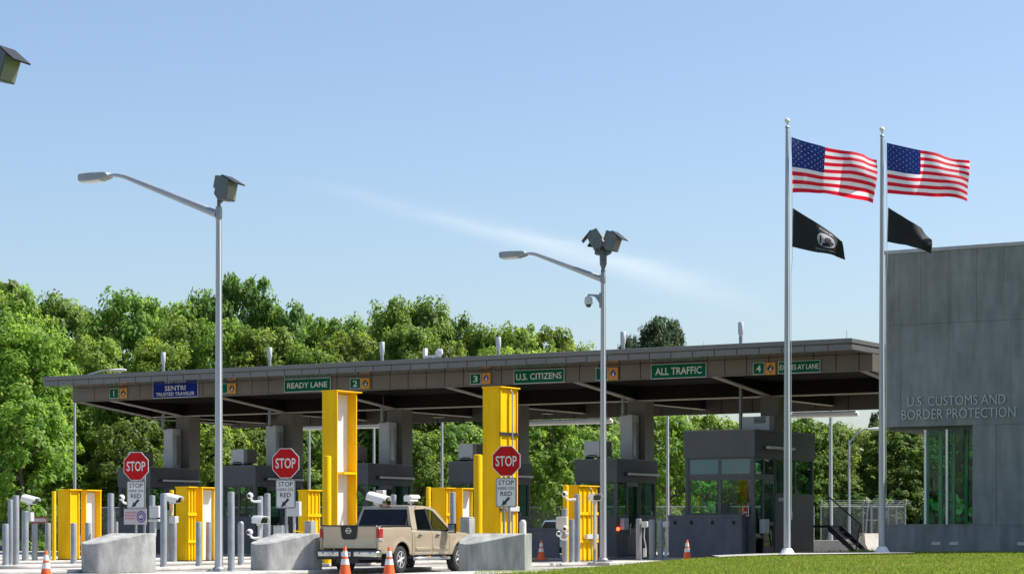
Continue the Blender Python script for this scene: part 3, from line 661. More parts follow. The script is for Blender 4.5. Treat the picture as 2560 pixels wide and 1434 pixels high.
def lerp(pts,a):
    for (x0,y0),(x1,y1) in zip(pts[:-1],pts[1:]):
        if a<=x1 or (x1,y1)==pts[-1]:
            q=(a-x0)/(x1-x0); q=q*q*(3-2*q)*.5+q*.5; return y0+(y1-y0)*q
def cloth(name,label,D,topc,botc,amp,ph,us=True,group=None,emblem=False,fold=.0):
    """topc, botc: (fraction along the fly, x, y) of the upper and lower edge"""
    def S(a,b):
        xt=lerp([(p[0],p[1]) for p in topc],a); yt=lerp([(p[0],p[2]) for p in topc],a)
        xb=lerp([(p[0],p[1]) for p in botc],a); yb=lerp([(p[0],p[2]) for p in botc],a)
        x=xt+(xb-xt)*b; yy=yt+(yb-yt)*b
        d=amp*a**.8*(math.sin(7.5*a-2.4*b+ph)+.35*math.sin(15*a+3*b+ph*2))+fold*max(0,a-.3)*math.sin(3.1*b+a*4)
        return Vector((tx(x)*D, D+d-.05, zat(yy,D)))
    def S0(a,b,off=0):
        p=S(a,b)
        if off: p=p+Vector((0,-off,0))
        return p
    m=MB(); nu=60
    if us:
        nv=39
        m.grid(lambda a,b:S0(a,b),nu,nv,0,lambda i,j:(2 if (i<24 and j<21) else (0 if (j//3)%2==0 else 1)))
        for rr in range(9):
            for cc in range(6 if rr%2==0 else 5):
                ca=.4*((cc*2+1+(rr%2))/12); cb_=7/13*((rr+1)/10)
                vs=[]
                for q in range(10):
                    ra=(.0175 if q%2==0 else .0068); an=math.pi/2+q*math.pi/5
                    vs.append(S0(ca+ra*math.cos(an)*.60,cb_-ra*math.sin(an)*1.1,.012))
                m.add(vs,[tuple(range(10))],1)
                m.add([v+Vector((0,.024,0)) for v in vs],[tuple(range(10))],1)
        mats=[M['fred'],M['fwhite'],M['fblue']]
    else:
        m.grid(lambda a,b:S0(a,b),nu,36); mats=[M['fblack'],M['fwhite']]
        m.grid(lambda a,b:S0(a*.022,b,.006),2,20,1)
        if emblem:
            c=(.62,.50)
            def patch(poly,mi,off):
                n=len(poly); cc=(sum(p[0] for p in poly)/n,sum(p[1] for p in poly)/n)
                vs=[S0(*cc,off)]+[S0(p[0],p[1],off) for p in poly]
                m.add(vs,[(0,1+i,1+(i+1)%n) for i in range(n)],mi)
            circ=lambda r1,r2,k=28:[(c[0]+r1*math.cos(2*math.pi*i/k),c[1]+r2*math.sin(2*math.pi*i/k)) for i in range(k)]
            patch(circ(.175,.27),1,.02)
            patch([(.55,.75),(.56,.62),(.60,.60),(.585,.52),(.57,.44),(.60,.36),(.65,.34),(.69,.38),(.69,.46),(.71,.50),(.69,.53),(.69,.58),(.66,.60),(.68,.66),(.72,.70)],0,.034)
            patch([(.50,.66),(.50,.36),(.53,.36),(.53,.68)],0,.034)
            m.text('POW MIA',lambda x,yy,d:S0(.62+x,.14-yy,.02),.26,.08,1,bold=.02)
            m.text('YOU ARE NOT FORGOTTEN',lambda x,yy,d:S0(.62+x,.87-yy,.02),.40,.055,1)
    o=m.build(name,mats,fix=False); 
    return tag(o,label,'flag',group)
GF='flags flying from the flagpoles'
cloth('us_flag','American flag with a strong diagonal fold on the pole nearer the canopy',69.9,[(0,1978,343),(.4,2064,368),(.62,2120,380),(.8,2160,388),(1,2190,401)],[(0,1981,482),(.4,2060,483),(.65,2110,493),(.85,2150,503),(1,2183,508)],.34,.3,True,GF,fold=.8)
cloth('us_flag','American flag flying flatter over the concrete building corner',71.8,[(0,2216,357),(.4,2300,377),(.65,2352,386),(.85,2395,397),(1,2420,404)],[(0,2218,484),(.4,2300,489),(.65,2350,495),(1,2424,500)],.28,1.4,True,GF,fold=.5)
cloth('black_flag','black flag with white round emblem under the first American flag',69.9,[(0,1981,520),(.4,2038,556),(.7,2080,580),(1,2103,606)],[(0,1979,617),(.5,2045,632),(.8,2085,640),(1,2116,648)],.13,2.0,False,GF,True,fold=.3)
cloth('black_flag','plain looking black flag drooping in front of the building top',71.8,[(0,2219,518),(.35,2262,545),(.7,2305,572),(1,2327,600)],[(0,2217,605),(.5,2265,613),(.8,2300,625),(1,2330,634)],.16,.9,False,GF,False,fold=.35)

# ================================================================ LAMP POSTS
def flood(parent,loc,yaw,tilt=18):
    Mx=Matrix.Rotation(yaw,4,'Z')@Matrix.Rotation(R(tilt),4,'Y'); l=Vector(loc)
    def T(p): return l+Mx.to_3x3()@Vector(p)
    m=MB(); hs=[(-.21,-.16),(-.19,-.02),(-.25,-.0),(-.22,.33),(.02,.335),(.21,.245),(.17,-.30),(-.08,-.31)]
    o=len(m.v); m.prism([(p[0],p[1]) for p in hs],-.26,.26,'y'); m.v=[tuple(T(p)) for p in m.v]
    f=m.build('floodlight',M['lampgrey'],parent,bevel=.015)
    g=MB(); g.prism([(.196,.20),(.222,.20),(.19,-.27),(.164,-.27)],-.235,.235,'y'); 
    g.v=[tuple(T(p)) for p in g.v]; g.build('lens',M['lampglass'],f)
    v=MB(); v.prism([(-.02,.338),(.0,.362),(.43,.165),(.42,.135),(.2,.235)],-.275,.275,'y'); v.v=[tuple(T(p)) for p in v.v]; v.build('visor',M['black'],f)
def lamp_post(label,loc,zj,L,rise,floods,r0=.12,cat='street lamp',neck=.55,fx=0,headl=1.0,extra=True):
    t=thing('lamp_post',label,cat,loc,ROT,None)
    z0=loc[2]; h=zj-z0
    m=MB(); m.tube([(0,0,0),(0,0,h*.5),(0,0,h+.18)],[r0,r0*.85,r0*.66],20); m.build('pole',M['alu'],t)
    m=MB(); m.box(-.24,.24,-.24,.24,0,.03)
    for a in (-.18,.18):
        for b_ in (-.18,.18): m.lathe([(.03,.03),(.03,.07)],(a,b_,0),8)
    m.lathe([(r0*1.5,.03),(r0*1.45,.08),(r0*1.02,.13)],(0,0,0),20); m.build('base_plate',M['galv'],t)
    if L:
        pts=[(-.05,0,h)]; k=7
        pts+=[(-.05-(L*.84)*i/k,0,h+rise*.94*i/k) for i in range(1,k+1)]
        pts+=[(-L*.915,0,h+rise*.985),(-L*.96,0,h+rise),(-L-.02,0,h+rise)]
        n=len(pts); m=MB(); m.tube(pts,[.105-.062*i/(n-1) for i in range(n)],14); m.build('arm',M['alu'],t)
        m=MB(); m.lathe([(r0*.75,h-.14),(r0*.8,h-.1),(r0*.8,h+.12),(r0*.7,h+.2)],(0,0,0),18); m.build('arm_clamp',M['galv'],t)
        m=MB(); q=headl; pf=[(.02,-.05),(.02,.07),(-.1*q,.10),(-.6*q,.125),(-q,.12),(-q*1.03,.05),(-q*1.02,-.07),(-q*.97,-.105),(-.16*q,-.105),(-.05*q,-.07)]
        m.prism([(-L+p[0],h+rise+p[1]) for p in pf],-.16,.16,'y'); hd=m.build('lamp_head',M['headgrey'],t,bevel=.035)
        m=MB(); m.box(-L-q*.92,-L-.25*q,-.13,.13,h+rise-.135,h+rise-.10); m.build('lens',M['diffuser'],hd)
    if floods:
        m=MB(); m.tube([(0,0,h+.18),(0,0,h+.2+neck),(fx*.6,0,h+.28+neck)],.05,10)
        if len(floods)>1: m.tube([(0,0,h+.32),(0,0,h+.5),(0,0,h+.95),(0,0,h+1.05)],[.05,.12,.13,.06],10); m.tube([(-.25,-.15,h+neck+.12),(0,0,h+neck+.14),(.3,0,h+neck+.12)],.04,8); m.lathe([(.075,h+.15),(.08,h+.3),(.055,h+.36)],(0,0,0),14); 
        for yaw,ox,oy,oz,tl in floods: m.tube([(0,0,h+.16+neck),(ox*.45+fx,oy*.45,h+.2+neck+oz-.30),(ox*.8+fx,oy*.8,h+.2+neck+oz-.16)],.04,8)
        m.build('neck',M['lampgrey'],t)
        for yaw,ox,oy,oz,tl in floods: flood(t,(ox+fx,oy,h+.2+neck+oz),yaw,tl)
    return t
p,D=on(546,6); D=59.3; p=Vector((tx(547)*D,D,KH))
l1=lamp_post('tall lamp post with curved arm and one floodlight, beside the pale barrier blocks',p,zat(535,D),3.9,1.36,[(0.15,.24,0,.33,6)],.115,neck=.12,headl=1.02)
D=74.5; p=Vector((tx(1508)*D,D,.12))
l2=lamp_post('lamp post with three floodlights and a dome camera, nearer the building',p,zat(697,D),3.05,1.05,[(0.1,.36,0,.28,15),(R(205),-.16,-.24,.34,26),(R(165),-.20,.30,.22,20)],.12,neck=.75,headl=1.0)
m=MB(); m.box(-.55,.55,-.55,.55,-.1,.10); tag(m.build('lamp_footing',M['conc'],bevel=.03,loc=(p.x,p.y,.02),rz=ROT),'square concrete footing under the second lamp post','footing')
D=43; l3=lamp_post('close floodlight post cut off at the edge of the view',Vector((tx(-20)*D,D,0)),9.62,3.9,1.36,[(0.15,.24,0,.33,15)],.115,neck=.12,fx=.05)
# dome camera on the second post
q=Vector((tx(1508)*74.5,74.5,zat(748,74.5)))
t=thing('dome_camera','grey dome camera on a bracket from the second lamp post','camera',q,R(-8))
m=MB(); m.box(-.13,-.07,-.07,.07,-.28,.22); m.prism([(-.13,.16),(-.50,.19),(-.52,.14),(-.30,.10),(-.2,-.02),(-.13,-.14)],-.04,.04,'y'); m.build('bracket',M['galv'],t)
m=MB(); m.tube([(-.50,0,.17),(-.50,0,.08)],.04,8); m.lathe([(.10,.09),(.135,.05),(.145,-.14),(.13,-.16)],(-.50,0,0),18); m.build('housing',M['boxwhite'],t)
m=MB(); m.ball((-.50,0,-.17),.10,16); m.build('dome',M['lens'],t)
# rear lamp posts
def rear_post(label,px,D,ytop,arm=None,r=.09,base=.05):
    x=tx(px)*D; h=zat(ytop,D)-base
    t=thing('lamp_post',label,'street lamp',(x,D,base),0,'lamp posts behind the canopy')
    m=MB(); m.tube([(0,0,0),(0,0,h)],[r,r*.62],12); m.build('pole',M['alu'],t)
    m=MB(); m.lathe([(.2,0),(.2,.06),(r*1.1,.1)],(0,0,0),12); m.build('base_plate',M['galv'],t)
    ax,ay=arm if arm else (1.8,.9)
    m=MB(); m.tube([(0,0,h-.15),(ax*.4,0,h+ay*.6),(ax*.8,0,h+ay*.95),(ax,0,h+ay)],[.05,.045,.04,.035],8); m.build('arm',M['alu'],t)
    m=MB(); m.lathe([(.02,-.02),(.08,.0),(.16,.35),(.17,.6),(.12,.8),(.02,.85)],(ax,0,h+ay),14,Matrix.Rotation(R(90),4,'Y')); 
    m.v=[(p[0],p[1]*1.1,(p[2]-(h+ay))*.5+h+ay) for p in m.v]; m.build('lamp_head',M['boxwhite'],t)
rear_post('slim silver post at the far canopy end, curved lamp above the roof',187,110,952,(1.75,.55))
rear_post('slim silver post just before the white lined yellow portal',773,112,960)
rear_post('slim silver post between white lined portal and booth column, mostly hidden',935,116,970)
rear_post('slim silver post standing between the two tall yellow portals',1105,111,955)
rear_post('thin pale post just beyond the column behind the second lamp post',1632,118,960,r=.075)
rear_post('thicker pale post against foliage before the large booth',1669,110,960,r=.10)
rear_post('stout pale post behind the stair of the large booth',2077,108,960,r=.115,base=.3)
rear_post('short curved street lamp behind the second flagpole',2123,118,1100,(1.0,.62),r=.085)

# ================================================================ YELLOW PORTALS
def portal_c(name,label,s,w,h,fl,d,far,group,whitefrac=.62):
    t=thing(name,label,'portal',W(s,w,KH),ROT,group)
    m=MB(); m.box(0,fl,0,.05,0,h); m.box(0,.05,.051,d-.051,0,h); m.build('housing',M['yellow'],t,bevel=.008)
    m=MB(); m.box(0,far,d-.05,d,0,h); m.build('rear_flange',M['yellow'],t,bevel=.008)
    m=MB(); m.box(.051,.075,.06,d-.06,.02,h-.05); m.build('liner',M['white'],t)
    m=MB(); m.box(-.02,max(fl,far)+.01,-.03,d+.02,h,h+.04); m.build('cap',M['yellow'],t,bevel=.008)
    if h>4: m=MB(); m.box(.07,far+.02,d*.45,d-.051,h*.52,h*.52+.07); m.build('brace',M['yellow'],t)
    m=MB(); m.box(-.03,fl+.02,-.02,d+.02,-.01,.03); m.build('base_plate',M['joint'],t)
    return t
def portal_b(name,label,s,w,h,fw,d,group,ribs=3,bands=True,pipes=True):
    t=thing(name,label,'portal',W(s,w,KH),ROT,group)
    m=MB(); m.box(0,fw,0,d,0,h); m.build('housing',M['yellow'],t,bevel=.012)
    m=MB()
    for i in range(ribs+1):
        yy=.04+(d-.1)*i/ribs; m.box(fw,fw+.04,yy,yy+.05,.03,h-.02)
    m.build('rib',M['yellow'],t,bevel=.004)
    if bands:
        m=MB()
        for f in ((.73,.30) if h>4 else (.62,.25)): m=MB(); m.box(fw+.041,fw+.07,-.02,d+.03,h*f,h*f+.11); m.build('band',M['yellow'] if h<4 else M['steel'],t,bevel=.004)
    if pipes:
        m=MB(); yy=d*.55; m.tube([(fw+.13,yy,.2),(fw+.13,yy,h*.97),(fw+.05,yy,h-.02)],.025,8); m.build('conduit',M['galv'],t)
        m=MB(); m.box(fw+.08,fw+.2,d*.25,d*.85,h*.30,h*.30+.16); m.build('junction_box',M['boxwhite'],t,bevel=.01)
    m=MB(); m.box(-.02,fw+.1,-.03,d+.05,h,h+.045); m.build('cap',M['yellow'],t,bevel=.008)
    m=MB(); m.box(-.03,fw+.1,-.03,d+.03,-.01,.03); m.build('base_plate',M['joint'],t)
    return t
GP='yellow radiation portals'
portal_c('portal_monitor','tall yellow portal with white inner lining directly behind the pickup truck',-44.1,59.75,5.74,.62,1.43,.42,GP)
portal_b('portal_monitor','tall yellow portal with conduit standing behind a STOP sign',-38.0,60.2,5.68,.62,1.12,GP,2)
portal_b('portal_monitor','short yellow flat fronted monitor in the furthest lane beside a yellow post',-55.9,59.6,2.52,.53,.55,GP,1,False,False)
portal_c('portal_monitor','short yellow monitor with white lining in the furthest lane',-55.7,60.6,2.52,.25,.75,.33,GP)
portal_b('portal_monitor','short yellow ribbed monitor beside the white camera and tall lamp post',-50.26,59.5,2.56,.51,.42,GP,2,True,False)
portal_c('portal_monitor','short yellow monitor with white lining half behind the tall lamp post',-50.05,60.2,2.56,.40,1.0,.16,GP)
portal_b('portal_monitor','short yellow monitor between a STOP sign and white lined portal',-50.2,66.5,2.55,.4,.8,GP,3,True,False)
portal_b('portal_monitor','short yellow ribbed monitor to the truck cab side of the STOP portal',-44.3,66.7,2.58,.58,.5,GP,2,True,False)
portal_c('portal_monitor','short yellow monitor with white lining beyond the pickup cab',-43.9,67.4,2.58,.48,1.2,.16,GP)
portal_b('portal_monitor','short yellow ribbed monitor with pipes beside the second lamp post',-38.55,66.3,2.60,.6,1.33,GP,4,True,True)

# ================================================================ BOLLARDS
def bollard(px,k,wpx,ytop,label,mat='galv',ds=0,D=None,dome=.25,name='bollard',group='steel bollards on the lane islands',ext=None,ybase=None):
    if D is None: D=D_on(px,k,ds)
    z0=KH; r=wpx/2/F*D; h=zat(ytop,D)-z0; x=tx(px)*D
    m=MB(); m.lathe([(r,0),(r,h-r*dome*1.2),(r*.93,h-r*dome*.5),(r*.6,h-r*.08*dome),(.005,h)],(0,0,0),18)
    if not ext and mat=='galv': m.lathe([(r*1.15,-.0),(r*1.12,.02),(r*1.0,.03)],(0,0,0),18)
    o=m.build(name,M[mat],loc=(x,D,z0)); tag(o,label,'bollard',group); return (x,D)
B=[(26,4,13,1247,'tall bollard behind the tallest one at the frame edge',-.5),(40,4,16,1237,'tallest bollard of the first cluster, beside the white camera'),
(14,4,16,1308,'short bollard first of all at the frame edge'),(63,3,17,1276,'bollard carrying the first white camera'),(87,3,14.5,1307,'short bollard between white camera post and orange cone'),
(120,3,14.5,1306,'short bollard directly above the lone orange cone'),(182,3,15,1238,'tall bollard in front of the furthest yellow monitor',-1.1),(184,4,15.5,1306,'short bollard in front of the furthest yellow monitor'),
(220,4,15,1305,'short bollard before the white lining of the furthest monitor'),(277,4,16.5,1232,'tall bollard just above the first barrier block'),(291,3,9,1303,'slender short bollard beside the tall one above the first block'),
(381,4,14,1237,'bollard behind the white box beside the first STOP sign',-.4),(409,5,17,1232,'tall bollard in front of the second white camera'),(435,4,14.5,1306,'short bollard under the second white camera'),
(422,4,10,1274,'thin dark looking post behind the second white camera',-.6),(497,5,15.5,1303,'short bollard in front of the ribbed yellow monitor'),(521,4,14,1303,'short bollard before the white lined monitor by the lamp post'),
(578,6,17,1228,'tall bollard just beyond the tall lamp post'),(602,5,15.5,1302,'short domed bollard between lamp post and second barrier block'),(651,5,14,1239,'bollard with round camera beside the second STOP sign'),
(668.5,5,15.5,1232,'tall bollard nearest the second STOP sign pole',-.3),(1132,6,15.5,1229,'tall bollard beyond the pickup mirror'),
(1412,6,15,1270,'bollard carrying white box and round cameras'),(1429,6,14.5,1297,'short bollard between the two camera posts'),(1443,6,15,1234,'tall bollard in front of the ribbed monitor by the second lamp post'),
(1597,6,14.5,1295,'first bollard of three before the open booth door, with a white box'),(1629.5,6,15,1297,'middle bollard of three before the open booth door'),(1651,6,14.5,1296,'last bollard of three before the open booth door, with a white box')]
for b in B: bollard(b[0],b[1],b[2],b[3],b[4],ds=b[5] if len(b)>5 else 0,dome=.9 if 'domed' in b[4] else .25)
bollard(1307,7,17,1298,'cream domed bollard behind the block with the third STOP sign','ivory',D=66,dome=1)
GY='yellow bollards beside the portals'
bollard(135,3,10.5,1227,'slim yellow post at the furthest yellow monitor','yellow',D=79,group=GY)
bollard(429,4,11,1224,'slim yellow post behind the second white camera','yellow',D=77.5,group=GY)
bollard(818,5,20,1138,'tall thick yellow bollard beside the white lined portal','yellow',D=72.6,group=GY)
bollard(1195,6,22,1135,'tall thick yellow bollard beside the STOP sign portal','yellow',D=69.5,group=GY)
bollard(1071,5,12,1216,'slim yellow post beyond the pickup roof','yellow',D=79,group=GY)
bollard(1415,6,13,1211,'slim yellow post behind a round white camera','yellow',D=76,group=GY)
# wider concrete posts
for px,k,w_,yt,lab in ((775,6,22,1301,'wide grey concrete post behind the pickup tailgate'),(1168,7,29,1291,'dark grey concrete post beyond the pickup bonnet')):
    D=D_on(px,k)+(9 if k==7 else 6); r=w_/2/F*D; h=zat(yt,D)-.0
    m=MB(); m.prism([(-r,-r*.8),(-r*.6,-r),(r*.6,-r),(r,-r*.8),(r,r),(-r,r)],0,h-.05); m.prism([(-r*.9,-r*.8),(r*.9,-r*.8),(r*.9,r*.9),(-r*.9,r*.9)],h-.05,h)
    tag(m.build('concrete_post',M['block'],bevel=.02,loc=(tx(px)*D,D,0),rz=ROT),lab,'post','concrete posts beside the lane')

# ================================================================ CAMERAS, BOXES
def plate_camera(label,loc,rz,pitch=0,sc=1.0,stem=.25,plate=True):
    t=thing('lane_camera',label,'camera',loc,rz,'white lane cameras'); Mx=Matrix.Rotation(R(pitch),4,'Y'); 
    def fin(m): m.v=[tuple(Mx.to_3x3()@Vector(p)*sc) for p in m.v]; return m
    m=MB(); m.prism([(-.15,-.10),(.15,-.10),(.15,.06),(.09,.12),(-.09,.12),(-.15,.06)],-.30,.26,'x'); fin(m).build('body',M['white'],t,bevel=.012)
    m=MB(); m.prism([(-.17,.02),(-.165,.07),(-.10,.14),(.10,.14),(.165,.07),(.17,.02),(.18,.02),(.18,.08),(.11,.155),(-.11,.155),(-.18,.08),(-.18,.02)],-.26,.36,'x'); fin(m).build('hood',M['white'],t)
    m=MB(); m.prism([(-.125,-.075),(.125,-.075),(.125,.05),(.08,.10),(-.08,.10),(-.125,.05)],.2605,.275,'x'); fin(m).build('lens',M['lens'],t)
    m=MB(); m.tube([(-.02,0,-.10*sc),(-.02,0,-.10*sc-stem)],.035,8); m.box(-.1,.08,-.07,.07,-.17*sc,-.10*sc); m.build('bracket',M['boxwhite'],t)
    return t
def P(px,py,D): return Vector((tx(px)*D,D,zat(py,D)))
D3=D_on(63,3)-.4
plate_camera('white lane camera on its post beside the tallest bollard at the frame edge',P(74,1249,D3),R(-28),12,.98,.45)
m=MB(); m.box(-.12,.14,-.09,.09,-.02,.30); m.tube([(-.2,0,.1),(-.1,0,.1)],.03,6)
tag(m.build('junction_box',M['boxwhite'],bevel=.015,loc=P(74,1301,D3),rz=ROT),'grey junction box on the post under the first white camera','box')
D4=D_on(435,4)-.4
plate_camera('white lane camera behind the tall bollard next to the first barrier block',P(431,1246,D4),R(-28),12,.98,.45)
m=MB(); m.box(-.13,.13,-.1,.1,-.02,.22); tag(m.build('junction_box',M['boxwhite'],bevel=.015,loc=P(435,1305,D4),rz=ROT),'white junction box on the post under the second white camera','box')
D5=D_on(651,5)-.3
plate_camera('white boxy camera with dark open front above the second barrier block',P(650,1300,D5),R(-52),3,.95,.5)
Dt=D_on(945,5)+6
plate_camera('white lane camera seen over the pickup roof',P(943,1246,72),R(-25),14,1.12,1.0)
plate_camera('small white camera facing away over the pickup roof',P(1028,1246,72.5),R(58),0,.85,1.0)
plate_camera('white camera with dark front beside the second lamp post',P(1487,1244,72.6),R(-75),0,.95,1.6)
for px,yt,w_,lab in ((946,1262,10,'camera post behind the pickup cab, carrying the white lane camera'),(1027,1262,10,'camera post behind the pickup cab, carrying the small camera'),(1487,1256,9,'slim post under the camera by the second lamp post')):
    bollard(px,6,w_,yt,lab,D=72.8,name='camera_post',group='camera posts')
bollard(650,5,10,1312,'slim post under the boxy camera above the second block',D=D5+.1,name='camera_post',group='camera posts')
m=MB(); m.box(-.14,.14,-.1,.1,-.1,.12); tag(m.build('equipment_box',M['boxwhite'],bevel=.01,loc=P(953,1233,74),rz=ROT),'pale box behind the white camera over the pickup','box')
bollard(984,5,14,1235,'grey bollard top seen over the pickup roof',D=74)
def ball_camera(label,px,py,D,dirx,look,armlen=.35):
    t=thing('ball_camera',label,'camera',P(px,py,D),0,'round white cameras')
    m=MB(); m.ball((0,0,0),.105,16); m.build('body',M['white'],t)
    l=Vector(look).normalized(); q=l.to_track_quat('Z','Y').to_matrix().to_4x4()
    m=MB(); m.lathe([(.055,.085),(.055,.11),(.045,.113)],(0,0,0),14,q); m.v=[tuple(Vector(p)) for p in m.v]; m.build('lens',M['lens'],t)
    m=MB(); m.tube([(.03*dirx,0,-.08),(.06*dirx,0,-.16),(.14*dirx,0,-.19),(armlen*dirx,0,-.18)],[.035,.035,.035,.045],8); m.build('arm',M['white'],t)
    return t
ball_camera('round white camera on an arm beside the tall bollard above the first block',304,1243,72.5,1,(-.5,-1,.0),.4)
ball_camera('round white camera high on an arm near the second STOP sign',625,1238,D5,1,(-.3,-1,-.1),.34)
ball_camera('round white camera low down beside the second barrier block',624,1329,D5-1.5,1,(-.4,-1,-.1),.3)
ball_camera('round white camera in front of the slim yellow post by the lamp post',1412,1234,73.8,1,(-.3,-1,0),.38)
ball_camera('round white camera on the white box of a bollard',1413,1320,73.6,.5,(-.3,-1,-.1),.25)
ball_camera('lowest round white camera beneath the white box on a bollard',1398,1333,73.6,1,(-.2,-1,.1),.3)
m=MB(); m.prism([(-.19,.22),(-.15,.25),(.19,.25),(.19,-.20),(.1,-.25),(-.19,-.14)],-.1,.1,'y'); tag(m.build('equipment_box',M['boxwhite'],bevel=.02,loc=P(1405,1309,73.9),rz=R(-15)),'white equipment box behind round cameras on a bollard','box')
m=MB(); m.box(-.22,.22,-.1,.1,-.24,.24); m.box(-.05,.05,-.02,.02,-.9,-.24)
tag(m.build('equipment_box',M['boxwhite'],bevel=.02,loc=P(736,1271,D_on(736,5)),rz=R(-20)),'white equipment box beside the second STOP HERE plate','box')
m=MB(); m.box(-.18,.18,-.1,.1,-.2,.2); m.tube([(0,0,-.2),(0,0,-.85)],.04,8); m.box(-.22,.2,-.12,.12,-.34,-.26)
tag(m.build('equipment_box',M['boxwhite'],bevel=.015,loc=P(388,1278,D_on(388,4)-.6),rz=R(-20)),'white equipment box behind the first STOP HERE plate','box')
m=MB(); m.box(-.19,.19,-.16,.16,0,1.22); m.box(-.2,.2,-.17,.17,1.22,1.25)
D=D_on(702,5)+.6; tag(m.build('control_cabinet',M['boxwhite'],bevel=.015,loc=(tx(702)*D,D,KH),rz=ROT),'grey control cabinet behind the second barrier block','cabinet')
m=MB(); m.tube([(0,0,0),(0,0,1.05),(-.25,0,1.08)],.022,8); D=D_on(754,6)+4
tag(m.build('thin_yellow_rail',M['yellow'],loc=(tx(755)*D,D,KH)),'thin yellow bent rail beside the wide concrete post','rail')
for px,D,lab in ((1612,0,'white box on a bollard, first beside the open booth'),(1665,0,'white box on the last bollard before the barrier wall')):
    D=D_on(px-14,6)-.15
    t=thing('card_reader',lab,'reader',P(px,1310,D),R(-20),'white boxes on the bollards')
    m=MB(); m.box(-.11,.11,-.09,.09,-.10,.11); m.build('case',M['boxwhite'],t,bevel=.02)
    m=MB(); m.tube([(.0,0,-.1),(-.03,0,-.45),(.04,0,-.8),(-.02,0,-1.18)],.022,8); m.build('cable',M['boxwhite'],t)
    m=MB(); m.box(-.05,.05,-.05,.05,-1.15,-.85); m.build('socket',M['boxwhite'],t)

# ================================================================ STOP SIGNS
def stop_sign(label,px,D,yo,yp,posts,extra=False,ang=-21):
    z0=KH; zo=zat(yo,D)-z0; zp=zat(yp,D)-z0
    t=thing('stop_sign',label,'stop sign',(tx(px)*D,D,z0),R(ang),'stop signs on the lane islands')
    r=.44/math.cos(math.pi/8)
    octo=lambda q:[(q*math.cos(math.pi/8+i*math.pi/4),zo+q*math.sin(math.pi/8+i*math.pi/4)) for i in range(8)]
    m=MB(); m.prism(octo(r),-.012,.0,'y',1); m.prism(octo(r*.955),-.0155,-.0125,'y',0)
    m.text('STOP',lambda x,yy,d:(x,-.0185,zo+yy),.66,.30,1,bold=.012); m.build('stop_plate',[M['signred'],M['signwhite']],t,smooth=False)
    m=MB(); hw,hh=.325,.43
    def rr(a,b,c): return [(-a+c,zp-b),(a-c,zp-b),(a,zp-b+c),(a,zp+b-c),(a-c,zp+b),(-a+c,zp+b),(-a,zp+b-c),(-a,zp-b+c)]
    m.prism(rr(hw,hh,.04),-.012,0,'y',1); m.prism(rr(hw-.012,hh-.012,.035),-.0145,-.0125,'y',0); m.prism(rr(hw-.025,hh-.025,.03),-.0165,-.015,'y',1); m.prism(rr(hw-.038,hh-.038,.025),-.019,-.017,'y',0)
    m.text('STOP',lambda x,yy,d:(x,-.0215,zp+.29+yy),.48,.135,1,bold=.012); m.text('HERE ON',lambda x,yy,d:(x,-.0215,zp+.125+yy),.50,.085,1,bold=.006); m.text('RED',lambda x,yy,d:(x,-.0215,zp-.035+yy),.36,.125,1,bold=.012)
    ar=[(-.15,-.17),(-.085,.0),(-.055,-.03),(.07,.10),(.125,.045),(-.005,-.085),(.025,-.115)]
    m.prism([(p[0],zp-.22+p[1]) for p in ar],-.0225,-.0195,'y',1)
    m.build('instruction_plate',[M['signwhite'],M['signblack']],t,smooth=False)
    for x in posts:
        m=MB(); m.box(x-.03,x+.03,.004,.05,0,zo+.2); m.build('post',M['galv'],t)
    if extra:
        ze=zat(1290.5,D)-z0; m=MB(); cx_=-.03; m.prism([(-.40+cx_,ze-.24),(.40+cx_,ze-.24),(.40+cx_,ze+.24),(-.40+cx_,ze+.24)],-.01,.003,'y',0)
        for i in range(3): m.box(-.36+cx_,.06+cx_-.03*i,-.0125,-.0105,ze+.10-i*.09,ze+.16-i*.09,1)
        for i in range(2): m.box(-.36+cx_,.0+cx_,-.0125,-.0105,ze-.14-i*.05,ze-.115-i*.05,3)
        c=(.21+cx_,ze); n=24
        def disc(q,mi,o): m.prism([(c[0]+q*math.cos(2*math.pi*i/n),c[1]+1.15*q*math.sin(2*math.pi*i/n)) for i in range(n)],o-.002,o,'y',mi)
        disc(.16,2,-.0105); disc(.125,0,-.0135); disc(.105,2,-.0165); m.box(c[0]-.08,c[0]+.08,-.0215,-.0185,c[1]-.05,c[1]+.03,0); m.box(c[0]-.05,c[0]+.05,-.0215,-.0185,c[1]+.035,c[1]+.07,0)
        m.build('notice_plate',[M['pink'],M['pinktext'],M['signblue'],M['boxwhite']],t,smooth=False)
stop_sign('red STOP sign with extra pink notice and blue emblem at the first block',340.5,68,1164.5,1236,(-.02,.28),True)
stop_sign('red STOP sign above the second barrier block, next to the pickup',714.5,65,1157,1233.5,(.0,))
stop_sign('red STOP sign mounted in front of the tall yellow portal',1266,64,1151.5,1230,(-.09,.08),False,-22)

